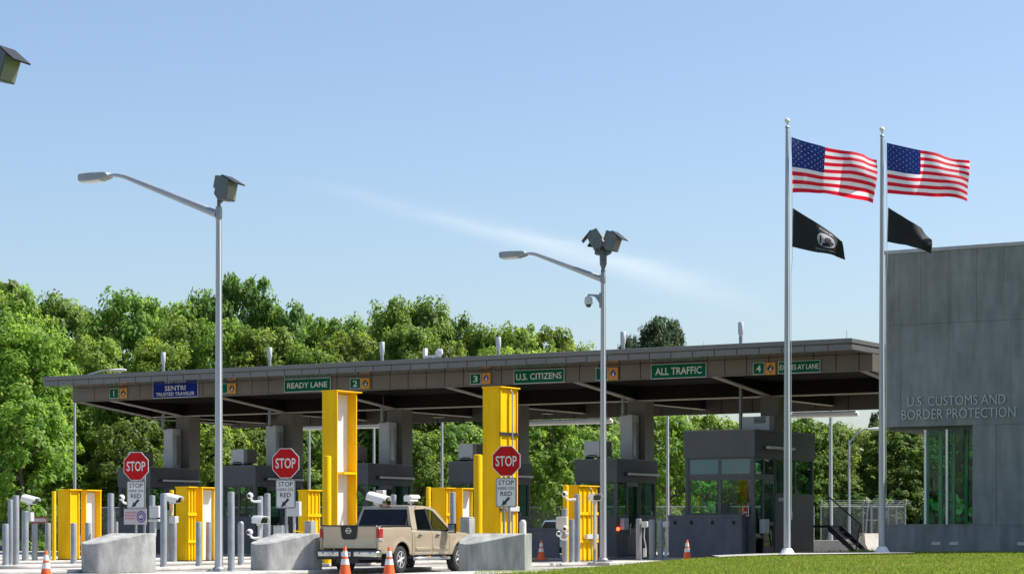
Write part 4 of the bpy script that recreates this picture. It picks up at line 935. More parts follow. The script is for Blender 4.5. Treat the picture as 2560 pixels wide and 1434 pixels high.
# ================================================================ CONCRETE BARRIER BLOCKS
def block(label,pxr,D,yk,hw,mat='block'):
    """bullet shaped block: rounded low nose, slanting face toward the lane, top rising to the rear"""
    L=yk+.38
    c=Vector((tx(pxr)*D,D,0)); q=Matrix.Rotation(ROT,3,'Z')@Vector((hw,L,0)); o=c-q
    rn=.42; n=12; cx_,cy_=-hw+rn,rn
    al=math.atan2(hw-(cx_+rn*.6),yk-.1)                  # slant of the lane side face
    pl=[(hw,L),(-hw,L)]
    a1=math.pi*2-al-.12
    for i in range(n+1):
        a=math.pi+(a1-math.pi)*i/n; pl.append((cx_+rn*math.cos(a),cy_+rn*math.sin(a)))
    pl.append((hw,yk))
    zt=lambda y_: .82+.30*min(1,max(0,y_/yk))
    m=MB(); k=len(pl); m.v=[(p[0],p[1],0) for p in pl]+[(p[0],p[1],zt(p[1])) for p in pl]+[(-hw,yk,1.12)]
    m.f=[(i,(i+1)%k,k+(i+1)%k,k+i) for i in range(k)]+[tuple(range(k))[::-1]]
    m.f.append((k,k+1,2*k,2*k-1)); m.f.append(tuple([2*k]+[k+i for i in range(2,k)])); m.m=[0]*len(m.f)
    m.f[1]=(1,2,k+2,2*k,k+1)
    tag(m.build('barrier_block',M[mat],bevel=.02,loc=o,rz=ROT),label,'concrete barrier','concrete barrier blocks at the island noses')
block('stained concrete barrier block below the STOP sign with pink notice',390,62.6,1.45,.69)
block('stained concrete barrier block next to the pickup tailgate',806,61.8,1.42,.67)
block('weathered grey concrete barrier block in front of the tall yellow STOP portal',1330,61.2,.90,.90,'blockold')

# ================================================================ CONES
def cone():
    t=thing('traffic_cone','','traffic cone',(0,0,0),0,'orange traffic cones')
    m=MB(); H=.74; r=lambda z:.155-(.155-.03)*z/H
    m.box(-.19,.19,-.19,.19,0,.035); m.lathe([(r(.03),.03),(r(.97*H),.97*H),(r(H)*.75,H),(.012,H)],(0,0,0),22); m.build('body',M['orange'],t,bevel=0)
    for a,b_ in ((.42,.60),(.68,.86)):
        m=MB(); m.lathe([(r(a*H)+.003,a*H),(r(b_*H)+.003,b_*H)],(0,0,0),22); m.build('collar',M['reflect'],t)
    return t
cl=[(115,52.5,0,'orange cone alone before the far bollards'),(862.5,56.5,0,'orange cone behind the pickup tailgate middle'),(973,56.2,0,'orange cone beside the pickup rear wheel'),(1353,83,.06,'orange cone on the lane beside the third barrier block'),(1718,76.5,.12,'orange cone before the low concrete wall by the lawn')]
c0=cone(); 
for i,(px,D,z,lab) in enumerate(cl):
    c=c0 if i==0 else dup(c0,(0,0,0))
    c['label']=lab; c.location=(tx(px)*D,D,z); c.rotation_euler=(0,0,.3*i)
    if i in (1,2): c.scale=(1.1,1.1,1.08)
# ================================================================ PICKUP
def pickup():
    PH=R(26); t=thing('pickup_truck','tan crew cab pickup truck seen from behind, waiting at the STOP sign','pickup',(tx(873)*60.9,60.9,0),-PH)
    AR=((1.22,.385),(4.78,.385)); RA=.50
    def X(y,z):
        x=.985-.06*((z-.85)/.5)**2
        if y>4.7: x-= .09*((y-4.7)/.9)**2
        if y<.35: x-= .06*((.35-y)/.35)**2
        for yc,zc in AR:
            d=math.hypot(y-yc,z-zc)
            if z>zc-.1: x+=.028*math.exp(-((d-RA-.03)/.07)**2)
        if .78<z<1.02: x-=.006*math.sin((z-.78)/.24*math.pi)
        return x
    def zl(y,base):
        z=base
        for yc,zc in AR:
            if abs(y-yc)<RA: z=max(z,zc+math.sqrt(RA*RA-(y-yc)**2))
        return z
    def side(y0,y1,base,top,sgn,name,par,mat='tan'):
        n=max(3,int((y1-y0)/.05)); m=MB()
        def fn(a,b):
            y=y0+(y1-y0)*a; z0=zl(y,base(y)); z1=top(y); z=z0+(z1-z0)*b
            x=X(y,z)
            if b>.9: x-=.03*((b-.9)/.1)**2
            return (sgn*x,y,z)
        m.grid(fn,n,16); o=m.build(name,M[mat],par); sd=o.modifiers.new('skin','SOLIDIFY'); sd.thickness=.03; sd.offset=-1 if sgn>0 else -1
        return o
    bt=lambda y:1.325+.012*(y/1.8)
    belt=lambda y:1.235-.012*(y-1.9)
    hood=lambda y:1.185-.05*(y-4.15)-.05*max(0,(y-5.0))**2
    rk=lambda y:.50
    for sg in (1,-1):
        side(.03,1.845,lambda y:.56 if y<.8 else .52,bt,sg,'bed_side',t)
        side(1.875,1.99,rk,belt,sg,'cab_corner',t)
        for y0,y1,nm in ((2.0,3.05,'door'),(3.065,4.10,'door')):
            d=side(y0,y1,rk,belt,sg,nm,t)
            m=MB(); yy=y0+.18; x=sg*(X(yy,1.07)+.005); m.box(min(x,x+sg*.035),max(x,x+sg*.035),yy-.02,yy+.2,1.035,1.075); m.box(min(x-sg*.002,x+sg*.008),max(x-sg*.002,x+sg*.008),yy+.02,yy+.16,1.0,1.10); m.build('handle',M['chrome'],d,bevel=.01)
            m=MB(); x=sg*X(y0+.5,.68); m.box(min(x-sg*.01,x+sg*.03),max(x-sg*.01,x+sg*.03),y0+.06,y1-.06,.645,.72); m.build('moulding',M['tan'],d,bevel=.012)
        side(4.115,5.62,rk,hood,sg,'fender',t)
    # inner body, bed
    m=MB(); m.box(-.62,.62,.25,5.45,.46,.95); m.box(-.86,.86,1.9,4.2,.48,.60); m.box(-.9,.9,1.86,1.92,.6,1.22); m.box(-.86,.86,.2,1.85,.86,.92); m.box(-.9,.9,4.2,5.5,.75,.98); m.build('underbody',M['black'],t,smooth=False)
    for sg in (1,-1):
        m=MB(); m.box(sg*.80 if sg>0 else -.945,.945 if sg>0 else -.80,.06,1.845,1.30,1.345); m.build('bed_rail',M['black'],t,bevel=.012)
    # tailgate
    m=MB()
    m.grid(lambda a,b:((a-.5)*1.74,-.005+.02*math.cos((b-.5)*2.6)-.03*math.exp(-((b-.12)/.1)**2)*0+.035*(1-b)*0-.012*abs(a-.5)*0,.70+.63*b),30,16)
    tg=m.build('tailgate',M['tan'],t); sd=tg.modifiers.new('skin','SOLIDIFY'); sd.thickness=.05; sd.offset=1
    m=MB(); m.box(-.87,.87,-.02,.09,1.325,1.352); m.build('cap',M['black'],tg,bevel=.012)
    m=MB(); m.prism([(-.27,1.315),(.27,1.315),(.225,1.0),(.17,.955),(-.17,.955),(-.225,1.0)],-.035,-.005,'y'); m.build('handle_panel',M['black'],tg,bevel=.015)
    m=MB(); n=24
    ring=[(.085*math.cos(2*math.pi*i/n),.085*math.sin(2*math.pi*i/n)) for i in range(n)]; ri=[(p[0]*.76,p[1]*.76) for p in ring]
    vs=[(p[0],-.042,1.195+p[1]) for p in ring]+[(p[0],-.042,1.195+p[1]) for p in ri]; m.add(vs,[(i,(i+1)%n,n+(i+1)%n,n+i) for i in range(n)])
    m.box(-.10,.10,-.046,-.0405,1.175,1.215); m.text('NISSAN',lambda x,yy,d:(x,-.048,1.195+yy),.15,.024,1); m.build('badge',[M['chrome'],M['black']],tg,smooth=False)
    for x in (-.62,.62):
        m=MB(); m.box(x-.15,x+.15,-.014,-.006,.80,.825); m.build('lettering_strip',M['tan'],tg)
    for sg in (1,-1):
        # rear corner and tail light
        m=MB(); m.prism([(sg*.875,.02),(sg*.89,-.005),(sg*.93,.0),(sg*.955,.04),(sg*.958,.08),(sg*.875,.08)],.60,1.325); m.build('bed_corner',M['tan'],t)
        tl=MB(); pf=[(sg*.86,-.015),(sg*.905,-.02),(sg*.955,.0),(sg*.98,.06),(sg*.985,.17),(sg*.93,.17),(sg*.86,.03)]
        tl.prism(pf,.995,1.255,'z',0); tl.prism([(p[0]*.998,p[1]) for p in pf],.915,.994,'z',1); tl.build('tail_light',[M['redlens'],M['clearlens']],t,bevel=.012)
    # bumper
    m=MB(); m.prism([(-.98,.12),(-.99,-.06),(-.93,-.15),(-.45,-.175),(.45,-.175),(.93,-.15),(.99,-.06),(.98,.12)],.47,.63); bp=m.build('rear_bumper',M['chrome'],t,bevel=.03)
    m=MB(); m.prism([(-.97,.1),(-.98,-.05),(-.92,-.13),(.92,-.13),(.98,-.05),(.97,.1)],.632,.665); m.build('step_pad',M['black'],bp)
    m=MB(); m.box(-.24,.24,-.182,-.17,.475,.625); m.build('plate_recess',M['black'],bp); m=MB(); m.box(-.15,.15,-.19,-.183,.49,.61); m.box(-.12,.12,-.193,-.1905,.53,.58,1); m.build('number_plate',[M['signwhite'],M['signblue']],bp)
    for x in (-.75,-.42,.42,.75):
        m=MB(); m.lathe([(.018,0),(.018,.012)],(x,-.165 if abs(x)>.5 else -.178,.58),10,Matrix.Rotation(R(90),4,'X')); m.build('sensor',M['black'],bp)
    m=MB(); m.box(-.97,.97,-.1,.1,.40,.469); m.box(-.35,.35,-.12,.25,.30,.46); m.box(-.05,.05,-.16,.1,.36,.42); m.tube([(.45,.1,.33),(.45,.9,.36),(.5,1.8,.40)],.04,8); m.box(-.6,.6,.9,1.5,.30,.45); m.build('hitch',M['black'],t)
    for sg in (1,-1):
        m=MB(); m.box(sg*.80-.13,sg*.80+.13,.60,.62,.20,.56); m.build('mud_flap',M['black'],t)
    # greenhouse
    G=lambda y,z:.945-(z-1.22)*.31
    def strip(poly,name,mat,sg,th=.05,off=0.,par=None,mi=None):
        m=MB(); k=len(poly)
        m.v=[(sg*(G(*p)+off),p[0],p[1]) for p in poly]+[(sg*(G(*p)+off-th),p[0],p[1]) for p in poly]
        m.f=[tuple(range(k)),tuple(range(k,2*k))[::-1]]+[(i,(i+1)%k,k+(i+1)%k,k+i) for i in range(k)]; m.m=[0]*len(m.f)
        return m.build(name,M[mat],par or t,smooth=False)
    for sg in (1,-1):
        strip([(1.89,1.225),(2.20,1.225),(2.26,1.5),(2.32,1.76),(2.42,1.80),(2.5,1.86),(2.15,1.885),(2.05,1.84)],'rear_pillar','tan',sg)
        strip([(2.32,1.76),(2.42,1.80),(3.05,1.82),(3.30,1.80),(3.45,1.755),(4.22,1.19),(4.34,1.19),(3.60,1.80),(3.35,1.875),(2.9,1.91),(2.5,1.90),(2.4,1.86)],'roof_rail','tan',sg)
        strip([(3.02,1.21),(3.13,1.21),(3.06,1.83),(2.96,1.83)],'door_pillar','black',sg,.05,.004)
        strip([(2.20,1.215),(4.20,1.18),(4.20,1.20),(2.20,1.235)],'belt_trim','black',sg,.03,.006)
        strip([(2.20,1.23),(3.03,1.215),(2.97,1.825),(2.42,1.80),(2.32,1.76),(2.26,1.5)],'rear_side_glass','tint',sg,.008,-.012)
        strip([(3.12,1.215),(4.21,1.195),(3.45,1.755),(3.30,1.80),(3.05,1.822)],'front_side_glass','cartint',sg,.008,-.012)
    def roofz(y): return 1.885+.05*math.sin(max(0,min(1,(y-2.05)/1.6))*math.pi)-.03*max(0,(y-3.0))
    m=MB(); m.grid(lambda a,b:((a-.5)*2*(G(0,1.87)-.005)*(1-.0),2.06+1.55*b,roofz(2.06+1.55*b)-.055*abs(2*a-1)**4),24,18); o=m.build('roof',M['tan'],t); sd=o.modifiers.new('skin','SOLIDIFY'); sd.thickness=.04; sd.offset=-1
    def rear(poly,name,mat,th=.04,off=0.):
        m=MB(); k=len(poly); yy=lambda z:1.89+(z-1.225)*.26
        m.v=[(p[0],yy(p[1])+off,p[1]) for p in poly]+[(p[0],yy(p[1])+off+th,p[1]) for p in poly]
        m.f=[tuple(range(k)),tuple(range(k,2*k))[::-1]]+[(i,(i+1)%k,k+(i+1)%k,k+i) for i in range(k)]; m.m=[0]*len(m.f); return m.build(name,M[mat],t,smooth=False)
    rear([(-.945,1.2),(.945,1.2),(.94,1.265),(-.94,1.265)],'cab_back','tan'); rear([(-.755,1.80),(.755,1.80),(.735,1.89),(-.735,1.89)],'roof_edge','tan')
    for sg in (1,-1): rear([(sg*.94,1.265),(sg*.84,1.265),(sg*.70,1.80),(sg*.755,1.80)],'rear_post','tan')
    rear([(-.85,1.262),(.85,1.262),(.705,1.802),(-.705,1.802)],'rear_window','tint',.01,.012)
    rear([(-.86,1.255),(.86,1.255),(.856,1.28),(-.856,1.28)],'window_seal','black',.02,-.006)
    m=MB(); m.box(-.17,.17,2.0,2.06,1.872,1.912); m.box(-.06,.06,1.995,2.0,1.878,1.905,1); m.build('brake_light',[M['redlens'],M['clearlens']],t,bevel=.01)
    m=MB(); m.add([(-.72,3.58,1.85),(.72,3.58,1.85),(.90,4.36,1.2),(-.90,4.36,1.2)],[(0,1,2,3)]); m.build('windscreen',M['cartint'],t)
    m=MB(); m.grid(lambda a,b:((a-.5)*2*(.90-.1*b),4.2+1.42*b,hood(4.2+1.42*b)+.02-.03*abs(2*a-1)**3),20,14); m.build('bonnet',M['tan'],t)
    m=MB(); m.box(-.86,.86,5.55,5.64,.72,1.03); m.build('grille',M['black'],t); m=MB(); m.box(-.92,.92,5.5,5.75,.45,.7); m.build('front_bumper',M['chrome'],t,bevel=.03)
    for sg in (1,-1):
        m=MB(); m.box(min(sg*.6,sg*.9),max(sg*.6,sg*.9),5.5,5.66,.80,1.0); m.build('headlight',M['clearlens'],t,bevel=.02)
        m=MB(); m.tube([(sg*.93,4.02,1.21),(sg*1.05,3.98,1.20)],.035,8); m.prism([(sg*1.03,3.90),(sg*1.26,3.92),(sg*1.26,4.02),(sg*1.05,4.06)],1.12,1.40,'z'); mi=m.build('wing_mirror',M['black'],t,bevel=.03)
        m=MB(); m.add([(sg*1.05,3.896,1.15),(sg*1.24,3.915,1.15),(sg*1.24,3.915,1.37),(sg*1.05,3.896,1.37)],[(0,1,2,3)]); m.build('mirror_glass',M['chrome'],mi)
        m=MB(); m.tube([(sg*.93,2.0,.40),(sg*1.0,2.05,.40),(sg*1.0,4.05,.40),(sg*.93,4.1,.40)],.048,10); m.box(min(sg*.6,sg*.95),max(sg*.6,sg*.95),2.3,2.4,.40,.47); m.box(min(sg*.6,sg*.95),max(sg*.6,sg*.95),3.7,3.8,.40,.47); m.build('running_board',M['alu'],t)
    # cabin
    for x in (-.40,.40):
        m=MB(); m.box(x-.25,x+.25,3.0,3.15,.8,1.42); m.box(x-.13,x+.13,2.98,3.08,1.45,1.66); m.box(x-.25,x+.25,3.1,3.6,.7,.9); m.build('seat',M['seat'],t,bevel=.05)
    m=MB(); m.box(-.75,.75,2.05,2.2,.8,1.40); m.build('rear_bench',M['seat'],t,bevel=.05)
    m=MB(); m.box(-.85,.85,3.95,4.25,.9,1.19); m.build('dashboard',M['seat'],t,bevel=.04)
    m=MB(); rg=[(-.40+.19*math.cos(a*math.pi/9),3.78+.06*math.sin(a*math.pi/9),1.22+.19*math.sin(a*math.pi/9)) for a in range(19)]; m.tube(rg,.016,6,cap=False); m.build('steering_wheel',M['black'],t)
    # wheels
    Ry=Matrix.Rotation(R(90),4,'Y')
    for sg in (1,-1):
        for yc,zc in AR:
            c=(sg*.83,yc,.39)
            tp=[(.23,-.13),(.33,-.14),(.375,-.115),(.39,-.06),(.39,.06),(.375,.115),(.33,.14),(.23,.13)]
            m=MB(); m.lathe(tp,c,36,Ry); wh=m.build('wheel',M['rubber'],t)
            m=MB(); m.lathe([(.235,-.12),(.235,.13),(.225,.135),(.215,.12),(.205,.03),(.20,-.1)],c,36,Ry); m.lathe([(.002,-.02),(.2,-.02),(.2,.0),(.002,.0)],(c[0]+sg*.02,c[1],c[2]),30,Ry,1)
            o=sg*.105
            for k in range(6):
                a=k*math.pi/3+.3
                for w_ in (-.16,.16):
                    d0=Vector((0,math.cos(a+w_*1.2),math.sin(a+w_*1.2))); d1=Vector((0,math.cos(a+w_*.55),math.sin(a+w_*.55)))
                    m.tube([Vector((c[0]+sg*.115,c[1],c[2]))+d0*.05,Vector((c[0]+sg*.11,c[1],c[2]))+d1*.22],[.026,.022],6)
            m.lathe([(.065,-.01),(.065,.02),(.05,.035),(.002,.035)],(c[0]+sg*.10,c[1],c[2]),18,Ry if sg>0 else Matrix.Rotation(R(-90),4,'Y'))
            m.build('rim',[M['rim'],M['black']],wh)
    return t
pickup()

# dark car waiting beyond
ct=thing('parked_car','pale blue car roof just visible over the slate wall behind the small cone','car',(tx(1378)*100,100,.02),-R(20))
m=MB(); m.prism([(-.0,.35),(.0,.85),(.10,1.0),(.9,1.05),(1.9,1.05),(3.3,.98),(4.3,.85),(4.45,.4)],-.88,.88,'x'); m.build('body',M['ltblue'],ct,bevel=.06)
m=MB(); m.prism([(.25,1.05),(.95,1.58),(2.2,1.60),(3.1,1.02)],-.70,.70,'x'); m.build('cabin',M['ltblue'],ct,bevel=.06)
m=MB(); m.add([(-.62,.33,1.13),(.62,.33,1.13),(.58,.84,1.52),(-.58,.84,1.52)],[(0,1,2,3)]); m.v=[(p[0],p[1]-.03,p[2]+.0) for p in m.v]; m.build('rear_window',M['lens'],ct)
for sg in (1,-1):
    m=MB(); m.add([(sg*.706,.75,1.1),(sg*.706,2.85,1.08),(sg*.706,2.15,1.53),(sg*.706,1.05,1.52)],[(0,1,2,3)]); m.build('side_window',M['lens'],ct)
    m=MB(); m.box(min(sg*.6,sg*.87),max(sg*.6,sg*.87),-.02,.12,.75,.92); m.build('tail_light',M['redlens'],ct,bevel=.01)
    for yy in (.85,3.6):
        m=MB(); m.lathe([(.2,-.1),(.31,-.1),(.32,0),(.31,.1),(.2,.1)],(sg*.8,yy,.32),20,Matrix.Rotation(R(90),4,'Y')); m.build('wheel',M['rubber'],ct)

m=MB(); m.box(-1.0,.45,0,.3,0,1.18); m.box(-1.02,.47,-.02,.32,1.18,1.25)
tag(m.build('barrier_wall',M['wallgrey'],bevel=.012,loc=(tx(1368)*85.5,85.5,.0),rz=ROT*.3),'slate grey low wall in shade behind the small cone and STOP block','wall')
# ================================================================ FENCE, BARRIERS
def fence(label,x0,y0,x1,y1,z0,h,step=3.0,barbs=False):
    p0=Vector((x0,y0,0)); p1=Vector((x1,y1,0)); L=(p1-p0).length; rz=math.atan2(y1-y0,x1-x0)
    t=thing('chain_link_fence',label,'fence',(x0,y0,z0),rz,'chain link fences at the wood edge')
    n=max(1,int(L/step))
    for i in range(n+1):
        m=MB(); m.tube([(L*i/n,0,0),(L*i/n,0,h+.04)]+([(L*i/n,-.22,h+.30)] if barbs else []),.035,8); m.build('post',M['galv'],t)
    m=MB(); m.tube([(0,0,h),(L,0,h)],.03,8); m.tube([(0,0,.12),(L,0,.12)],.02,6); m.build('rail',M['galv'],t)
    m=MB(); m.box(0,L,-.003,.003,.05,h); m.build('mesh_panel',M['chain'],t,smooth=False)
    if barbs:
        m=MB()
        for q in (.15,.3,.45): m.tube([(0,-.22*q/.45,h+q*.66),(L,-.22*q/.45,h+q*.66)],.006,5); 
        m.build('barbed_wire',M['galv'],t)
    return t
fence('long chain link fence along the wood behind the lanes',-34,122,15.5,113,.0,2.35)
fence('chain link fence with barbed wire arms beyond the stair',15.8,112.5,20.2,113,.05,2.3,2.2,True)
fence('short chain link return running back into the wood',20.2,113,20.2,126,.05,2.3,2.6,True)
gt=thing('fence_gate','narrow steel pipe gate leaning frame before the barbed fence','gate',(tx(2178)*110,110,.1),0)
m=MB(); m.tube([(-.35,0,0),(-.15,0,2.4)],.04,8); m.tube([(.0,0,0),(.0,0,2.3)],.04,8); m.build('frame',M['galv'],gt)
m=MB(); m.tube([(.38,0,0),(.38,0,2.7)],.05,8); m.tube([(-.3,0,1.55),(.5,0,1.55)],.03,8); m.build('post',M['galv'],gt)
def jersey(label,x,y,L,rz,z):
    pf=[(-.30,0),(-.30,.08),(-.13,.35),(-.08,.82),(.08,.82),(.13,.35),(.30,.08),(.30,0)]
    m=MB(); m.prism(pf,-L/2,L/2,'x'); tag(m.build('concrete_barrier',M['conc'],bevel=.015,loc=(x,y,z),rz=rz),label,'concrete barrier','concrete road barriers')
jersey('long low white concrete barrier seen under the metal stair',tx(2085)*100,100,5.2,R(-12),-.12)
jersey('white concrete barrier end beside the second flagpole',tx(2196)*96,96,2.6,R(50),.2)
m=MB(); m.box(-.45,.45,-.03,.03,0,.35); m.box(-.40,-.36,-.02,.02,-.9,0); m.box(.36,.40,-.02,.02,-.9,0); m.box(-.38,.38,-.035,-.031,.08,.26,1)
tag(m.build('fence_board',[M['rust'],M['pink']],loc=(tx(98)*115,115,zat(1307,115)),rz=0),'small rusty red board by the fence beyond the camera post','board')
SUN_E=3.8; SKY_S=.091; SKY_AIR=1.0; SKY_DUST=1.5; SKY_OZ=3.0; EXPO=0.94; CLOUD=(6.9,7.1,7.0,1)
# ================================================================ TREES
def leaf_mesh(name, pts, nrm, size, mats, rng, droop=.0, stretch=1.5):
    n=len(pts)
    t=np.cross(nrm, rng.normal(size=(n,3))); t/=np.linalg.norm(t,axis=1)[:,None]+1e-9
    b=np.cross(nrm,t)
    s=size[:,None]
    v=np.stack([pts-t*s*stretch*.5, pts+b*s*.42+nrm*s*.08-t*s*.05, pts+t*s*stretch*.5-np.array([0,0,droop])*s, pts-b*s*.42+nrm*s*.08-t*s*.05],1)
    me=bpy.data.meshes.new(name); me.vertices.add(n*4); me.vertices.foreach_set('co',v.reshape(-1).astype(np.float32))
    me.loops.add(n*4); me.loops.foreach_set('vertex_index',np.arange(n*4)); me.polygons.add(n)
    me.polygons.foreach_set('loop_start',np.arange(0,n*4,4)); me.polygons.foreach_set('loop_total',np.full(n,4)); me.update(calc_edges=True)
    for m in mats: me.materials.append(m)
    return me
def broadleaf(seed, mat, H=14.0, Rr=4.2, nclump=300, per=62, lsize=.225, low=.12, pointy=.5, crad=.72):
    rng=np.random.default_rng(seed); rd=random.Random(seed)
    t=bpy.data.objects.new('tree',None); C.objects.link(t)
    # trunk and limbs
    m=MB(); pts=[(0,0,-.3)]; x=y=0
    for i in range(1,8):
        x+=rd.uniform(-.18,.18); y+=rd.uniform(-.18,.18); pts.append((x,y,H*.92*i/7))
    m.tube(pts,[.24,.20,.17,.145,.12,.09,.06,.03],9)
    tips=[]
    nl=13
    for i in range(nl):
        f=.22+.68*i/nl; j=min(6,int(f*7/.92)); p0=Vector(pts[j]).lerp(Vector(pts[j+1]),rd.random())
        a=i*2.4+rd.uniform(-.4,.4); L=Rr*(.95-.5*max(0,f-.45)/.5)*rd.uniform(.6,.95)
        d=Vector((math.cos(a),math.sin(a),rd.uniform(.25,.75)))
        p1=p0+d*L*.5; p2=p1+Vector((d.x,d.y,d.z*.5+rd.uniform(-.1,.3)))*L*.5
        m.tube([p0,p1,p2],[.085,.05,.02],6); tips+=[p1,p2]
        for q in range(2):
            e=p1+Vector((rd.uniform(-1,1),rd.uniform(-1,1),rd.uniform(-.2,.8)))*L*.35; m.tube([p1.lerp(p0,.3*q),e],[.035,.012],5); tips.append(e)
    m.build('trunk',M['bark'],t)
    def prof(f):     # crown radius along height
        g=(f-low)/(1-low); g=float(np.clip(g,0,1)); pk=.46-.14*pointy
        e=(g-pk)/(1.04-pk) if g>pk else (pk-g)/pk*.80
        r=math.sqrt(max(0,1-e*e))
        return r*(1-.25*pointy)+.25*pointy*r*(1-g)
    lob=[(rng.uniform(0,6.28),rng.uniform(.1,1),rng.uniform(.5,1.2)) for _ in range(9)]
    cs=[]
    for _ in range(nclump):
        f=low+(.97-low)*rng.uniform(0,1)**.80
        a=rng.uniform(0,6.283)
        r=prof(f)*Rr
        k=1.0+.22*math.sin(a*3+seed+f*9)+.16*math.sin(a*5-f*14+seed*2)
        rad=r*k*(rng.uniform(.05,1)**.42)
        cs.append((rad*math.cos(a),rad*math.sin(a),f*H,r))
    cs=np.array(cs)
    P=[];N=[];S=[]
    for cxx,cy,cz,r in cs:
        n=int(per*rng.uniform(.6,1.4)); cr=crad*rng.uniform(.5,1.45)
        u=rng.normal(size=(n,3)); u/=np.linalg.norm(u,axis=1)[:,None]; u*=(rng.uniform(.25,1,n)**.5)[:,None]
        u[:,2]*=.62
        out=np.array([cxx,cy,0.])/(math.hypot(cxx,cy)+.6)
        p=np.array([cxx,cy,cz])+u*cr+out*0.0
        p[:,2]-=.25*cr*np.hypot(u[:,0],u[:,1])**2
        nn=u*.75+np.array([0,0,.7])+out*.5+rng.normal(size=(n,3))*.36
        nn/=np.linalg.norm(nn,axis=1)[:,None]
        P.append(p);N.append(nn);S.append(lsize*rng.uniform(.6,1.35,n))
    me=leaf_mesh('crown',np.concatenate(P),np.concatenate(N),np.concatenate(S),[mat],rng,droop=.25)
    c=bpy.data.objects.new('crown',me); C.objects.link(c); c.parent=t
    return t
def pine(seed,H=16.0,Rr=4.6):
    rng=np.random.default_rng(seed); rd=random.Random(seed)
    t=bpy.data.objects.new('tree',None); C.objects.link(t)
    m=MB(); m.tube([(0,0,-.3),(.1,0,H*.4),(-.1,.1,H*.75),(0,0,H*.95)],[.25,.2,.13,.04],9); P=[];N=[];S=[]
    for i in range(44):
        f=.45+.53*i/44; a=i*2.399+rd.uniform(-.3,.3); L=Rr*(.55+.45*math.sin((f-.45)/.55*math.pi))*rd.uniform(.5,1.05)*(1-.45*max(0,f-.8)/.2)
        p0=Vector((0,0,H*f)); p1=p0+Vector((math.cos(a)*L,math.sin(a)*L,L*rd.uniform(.08,.4)))
        m.tube([p0,p0.lerp(p1,.5)+Vector((0,0,-.08)),p1],[.06,.04,.015],5)
        for q in range(5):
            c=np.array(p0.lerp(p1,.45+.6*q/5))+rng.normal(size=3)*.3
            n=70; u=rng.normal(size=(n,3)); u/=np.linalg.norm(u,axis=1)[:,None]
            P.append(c+u*rng.uniform(.1,.75,n)[:,None]*np.array([1,1,.6])); nn=u*.7+np.array([0,0,.5])+rng.normal(size=(n,3))*.5; nn/=np.linalg.norm(nn,axis=1)[:,None]; N.append(nn); S.append(.17*rng.uniform(.7,1.4,n))
    m.build('trunk',M['bark'],t)
    me=leaf_mesh('crown',np.concatenate(P),np.concatenate(N),np.concatenate(S),[M['needle']],rng,stretch=2.2)
    c=bpy.data.objects.new('crown',me); C.objects.link(c); c.parent=t
    return t
V=[broadleaf(11,M['leafA'],pointy=.35),broadleaf(12,M['leafB'],pointy=.6,nclump=320),broadleaf(13,M['leafC'],pointy=.3,Rr=4.6),broadleaf(14,M['leafB'],pointy=.9,Rr=3.5,nclump=270),
   broadleaf(15,M['leafA'],pointy=.55,Rr=4.0,low=.06),broadleaf(16,M['leafC'],pointy=.7,Rr=3.8,low=.2),
   broadleaf(17,M['leafA'],H=8,Rr=3.2,low=.04,pointy=.3,nclump=200,crad=.60,lsize=.20),broadleaf(18,M['leafB'],H=8,Rr=3.4,low=.03,pointy=.25,nclump=200,crad=.60,lsize=.20)]
VH=[14]*6+[8,8]; VR=[4.2,4.2,4.6,3.5,4.0,3.8,3.2,3.4]
VP=pine(21)
used=set()
rt=random.Random(5)
def tree(px,ytop,D,wpx,v,label,group='trees of the wood behind the canopy'):
    x=tx(px)*D; h=zat(ytop,D)
    sx=wpx*(1.22 if v>=0 else 1)/2/F*D/(VR[v] if v>=0 else 4.6); sz=h/(VH[v]*.985 if v>=0 else 16.0)
    src=V[v] if v>=0 else VP
    if v in used: o=dup(src,(0,0,0))
    else: o=src; used.add(v)
    o.location=(x,D,0); o.rotation_euler=(0,0,rt.uniform(0,6.28)); o.scale=(sx,sx,sz)
    tag(o,label,'tree',group)
# (x, top, distance, width, kind, label) : the skyline row
SKY=[(-40,700,136,250,1,'tall tree at the open sky edge, under the floodlight corner'),(35,716,133,190,4,'round topped tree at the skyline, first of the wood'),(150,734,137,190,3,'pointed tree at the skyline beside the broad oak crown'),
(100,775,141,130,1,'darker tree peeping up between the first skyline crowns'),(245,776,141,150,1,'low tree in the skyline dip before the broad oak crown'),
(335,734,134,230,1,'broad oak crown on the skyline above the lane one plate'),(425,756,137,170,0,'rounded crown on the skyline just past the broad oak'),(505,722,140,130,3,'slim pointed tree on the skyline near the tall lamp post'),
(470,792,133,190,2,'yellow green crown below the slim pointed tree by the lamp post'),(600,690,136,190,1,'tallest tree of the wood, right behind the tall lamp post'),(668,748,139,140,3,'narrow tree on the flank of the tallest tree'),
(725,766,137,170,1,'dome shaped tree on the skyline past the tallest tree'),(790,790,140,150,0,'lower skyline tree above the READY LANE sign'),(850,794,137,160,1,'flat topped skyline tree above the white lined portal'),
(915,796,142,150,2,'pale skyline tree just before the double peaked crown'),(985,746,138,160,4,'first peak of the double peaked crown above the pickup'),(1072,744,139,170,3,'second peak of the double peaked crown above the roof radar'),
(1135,792,141,130,1,'lower shoulder of the double peaked crown'),(1215,814,135,180,4,'bright tree behind the fourth vent pipe'),(1295,806,134,180,2,'bright broad tree above the U.S. CITIZENS sign'),(1375,820,136,160,0,'bright tree sloping down toward the second lamp post'),
(1440,850,138,130,4,'small last crown on the skyline before the second lamp post')]
for a in SKY: tree(*a)
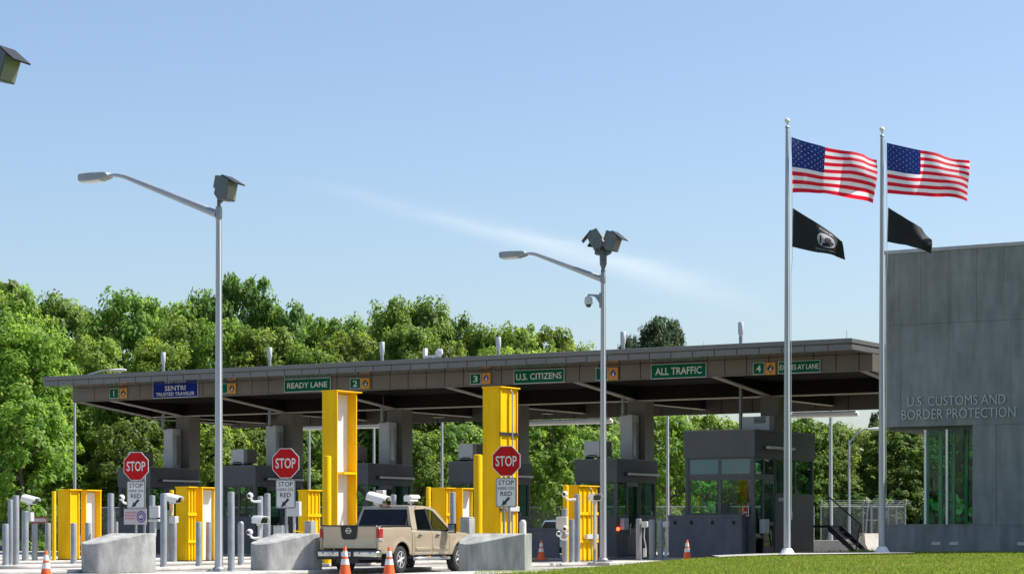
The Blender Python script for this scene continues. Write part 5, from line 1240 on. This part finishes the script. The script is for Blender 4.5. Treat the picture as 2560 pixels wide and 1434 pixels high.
FR=[(-20,770,128,260,2,'big bright tree filling the frame edge beside the canopy end'),(75,812,126,240,4,'bright maple in front of the canopy end'),(215,838,130,220,2,'full tree just above the canopy end'),
(400,846,129,190,4,'yellow green tree behind the first vent pipe'),(545,800,131,170,0,'tree just behind the tall lamp post shaft'),(655,822,131,210,5,'tree behind the second vent pipe'),(770,862,130,190,4,'tree above the blank space past READY LANE'),
(875,832,132,200,0,'tree behind the third vent pipe'),(1020,820,131,200,5,'tree behind the roof radar'),(1115,850,130,180,2,'tree between roof radar and fourth vent pipe'),
(1260,868,130,190,0,'front tree behind the fourth vent pipe'),(1340,878,131,180,4,'front tree between U.S. CITIZENS and the second lamp post'),(1450,894,132,170,1,'front tree at the second lamp post')]
for a in FR: tree(*a)
# under the canopy
UN=[(60,1000,121,200,6,'sunlit low tree with pale trunk at the fence of the frame edge'),(110,1120,123,170,7,'dark low tree beside the slim far lamp post'),(330,1050,124,190,7,'shaded low tree behind the first STOP sign'),(520,1060,121,200,6,'sunlit low tree between first booth and tall lamp post'),
(640,1075,123,170,7,'low tree behind the second booth'),(790,1070,124,200,7,'shaded low tree behind the white lined portal'),(1050,1075,120,150,6,'bright low tree between pickup and second portal'),(1150,1060,124,200,7,'dark low tree beyond the post between portals'),
(1372,1030,117,190,6,'bright maple standing out under the canopy beside the STOP sign portal'),(1480,1075,123,170,7,'dark low tree behind the second lamp post'),(1668,1030,118,190,6,'bright low tree before the large booth'),(1610,1060,124,170,7,'shaded low tree behind the booth with the open door'),
(1770,1035,128,150,0,'tree top seen over the large booth roof'),(1850,1064,134,90,1,'small distant tree top over the large booth roof'),(1990,1038,127,170,4,'leafy tree behind the first flagpole base'),(2075,1052,128,150,2,'leafy tree behind the stout pale post'),
(2140,1072,131,120,5,'lower tree under the curved street lamp'),(2250,1060,129,190,1,'dark tree seen through the building porch'),(2185,1036,140,60,-1,'dark conifer top between second flagpole and canopy'),(2350,1030,132,220,0,'tree seen through the glazed building corner'),(2470,1040,134,220,1,'tree far behind the building glass')]
for a in UN: tree(*a)
tree(1628,803,156,165,-1,'taller of the two dark pines rising above the canopy past the second lamp post')
tree(1686,806,158,130,-1,'slighter of the two dark pines rising above the canopy roof')
tree(1578,846,160,110,-1,'small pine tip at the vent pipe beside the dark pines')
# remaining templates that were never used leave the scene
for i,o in enumerate(V):
    if i not in used:
        for ch in list(o.children): bpy.data.objects.remove(ch)
        bpy.data.objects.remove(o)
# undergrowth and dark wood behind the trees one can tell apart
rng=np.random.default_rng(9); P=[];N=[];S=[]
def mass(n,px0,px1,D0,D1,ztop,r):
    for _ in range(n):
        D=rng.uniform(D0,D1); px=rng.uniform(px0,px1); x=tx(px)*D
        z=rng.uniform(.2,1)**.8*ztop(px)
        k=44; u=rng.normal(size=(k,3)); u/=np.linalg.norm(u,axis=1)[:,None]
        nn=u+np.array([0,-.1,.6]); nn/=np.linalg.norm(nn,axis=1)[:,None]
        P.append(np.array([x,D,z])+u*rng.uniform(.3,1,k)[:,None]*r*np.array([1,1,.7])); N.append(nn); S.append(.42*rng.uniform(.6,1.4,k))
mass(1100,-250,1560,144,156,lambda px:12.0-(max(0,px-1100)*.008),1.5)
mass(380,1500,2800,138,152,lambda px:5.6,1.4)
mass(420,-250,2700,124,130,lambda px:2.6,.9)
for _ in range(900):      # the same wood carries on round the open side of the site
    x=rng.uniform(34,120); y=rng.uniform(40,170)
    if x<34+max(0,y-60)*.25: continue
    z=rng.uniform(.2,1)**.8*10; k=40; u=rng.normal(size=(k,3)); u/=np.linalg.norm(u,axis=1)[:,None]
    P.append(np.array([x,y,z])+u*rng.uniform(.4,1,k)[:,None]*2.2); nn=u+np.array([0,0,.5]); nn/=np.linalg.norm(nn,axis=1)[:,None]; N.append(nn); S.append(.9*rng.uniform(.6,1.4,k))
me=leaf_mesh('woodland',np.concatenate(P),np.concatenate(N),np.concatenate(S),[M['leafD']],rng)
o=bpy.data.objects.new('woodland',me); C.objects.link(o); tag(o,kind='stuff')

# ================================================================ LIGHT, SKY, CAMERA
AZ=math.atan2(.97,.14); EL_=R(53)
S=Vector((math.sin(AZ)*math.cos(EL_),math.cos(AZ)*math.cos(EL_),math.sin(EL_)))
sd=bpy.data.lights.new('sun','SUN'); sd.energy=SUN_E; sd.angle=R(.53); sd.color=(1,.95,.87)
so=bpy.data.objects.new('sun',sd); C.objects.link(so); so.rotation_euler=S.to_track_quat('Z','Y').to_euler(); so.location=(40,40,60)
wd=bpy.data.worlds.new('World'); bpy.context.scene.world=wd; wd.use_nodes=True; nt=wd.node_tree; nt.nodes.clear(); L=nt.links.new
out=nd(nt,'ShaderNodeOutputWorld'); bg=nd(nt,'ShaderNodeBackground'); bg.inputs[1].default_value=SKY_S; L(bg.outputs[0],out.inputs[0])
sky=nd(nt,'ShaderNodeTexSky'); sky.sky_type='NISHITA'; sky.sun_disc=False; sky.sun_elevation=EL_; sky.sun_rotation=AZ; sky.air_density=SKY_AIR; sky.dust_density=SKY_DUST; sky.ozone_density=SKY_OZ; sky.altitude=0
# thin cirrus trail across the lower sky
tc=nd(nt,'ShaderNodeTexCoord'); sp=nd(nt,'ShaderNodeSeparateXYZ'); L(tc.outputs['Generated'],sp.inputs[0])
def mt(op,a,b=None,c=None):
    n=nd(nt,'ShaderNodeMath',operation=op)
    for i,x in enumerate((a,b,c)):
        if x is None: continue
        if isinstance(x,(int,float)): n.inputs[i].default_value=x
        else: L(x,n.inputs[i])
    return n.outputs[0]
ta=mt('DIVIDE',sp.outputs['X'],sp.outputs['Y']); tb=mt('DIVIDE',sp.outputs['Z'],sp.outputs['Y'])
cmb=nd(nt,'ShaderNodeCombineXYZ'); L(ta,cmb.inputs[0]); L(tb,cmb.inputs[1])
mp=nd(nt,'ShaderNodeMapping'); mp.inputs['Rotation'].default_value=(0,0,R(15)); mp.inputs['Scale'].default_value=(14,70,1); L(cmb.outputs[0],mp.inputs[0])
nz=nd(nt,'ShaderNodeTexNoise',Scale=1.0,Detail=5.0,Roughness=.6); L(mp.outputs[0],nz.inputs[0])
line=mt('ADD',mt('MULTIPLY',ta,-.262),.1318)
line=mt('ADD',line,mt('MULTIPLY',mt('SUBTRACT',nz.outputs[0],.5),.010))
dist=mt('SUBTRACT',tb,line)
wid=mt('ADD',.0022,mt('MULTIPLY',mt('ADD',ta,.11),.020))
gq=mt('DIVIDE',dist,wid); gs=mt('POWER',2.718,mt('MULTIPLY',mt('MULTIPLY',gq,gq),-1.0))
l0=nd(nt,'ShaderNodeMapRange',interpolation_type='SMOOTHSTEP'); L(ta,l0.inputs[0]); l0.inputs[1].default_value=-.12; l0.inputs[2].default_value=.03
l1=nd(nt,'ShaderNodeMapRange',interpolation_type='SMOOTHSTEP'); L(ta,l1.inputs[0]); l1.inputs[1].default_value=.125; l1.inputs[2].default_value=.06
fr=mt('GREATER_THAN',sp.outputs['Y'],.1)
al=mt('MULTIPLY',mt('MULTIPLY',gs,mt('MULTIPLY',l0.outputs[0],l1.outputs[0])),mt('MULTIPLY',fr,mt('MULTIPLY',mt('ADD',nz.outputs[0],.05),.42)))
mx=nd(nt,'ShaderNodeMix',data_type='RGBA'); L(al,mx.inputs[0]); L(sky.outputs[0],mx.inputs[6]); mx.inputs[7].default_value=CLOUD
L(mx.outputs[2],bg.inputs[0])
sc=bpy.context.scene
cd=bpy.data.cameras.new('camera'); cd.sensor_width=36; cd.lens=F/2560*36; cd.shift_y=(HZ-717)/2560; cd.clip_end=6000; cd.clip_start=.5
co=bpy.data.objects.new('camera',cd); C.objects.link(co); co.location=(0,0,EYE); co.rotation_euler=(R(90),0,0); sc.camera=co
sc.render.resolution_x=1024; sc.render.resolution_y=573
sc.view_settings.view_transform='Standard'; sc.view_settings.look='None'; sc.view_settings.exposure=EXPO; sc.view_settings.gamma=1
sc.render.engine='CYCLES'; sc.cycles.max_bounces=8; sc.cycles.transparent_max_bounces=24; sc.cycles.use_denoising=True
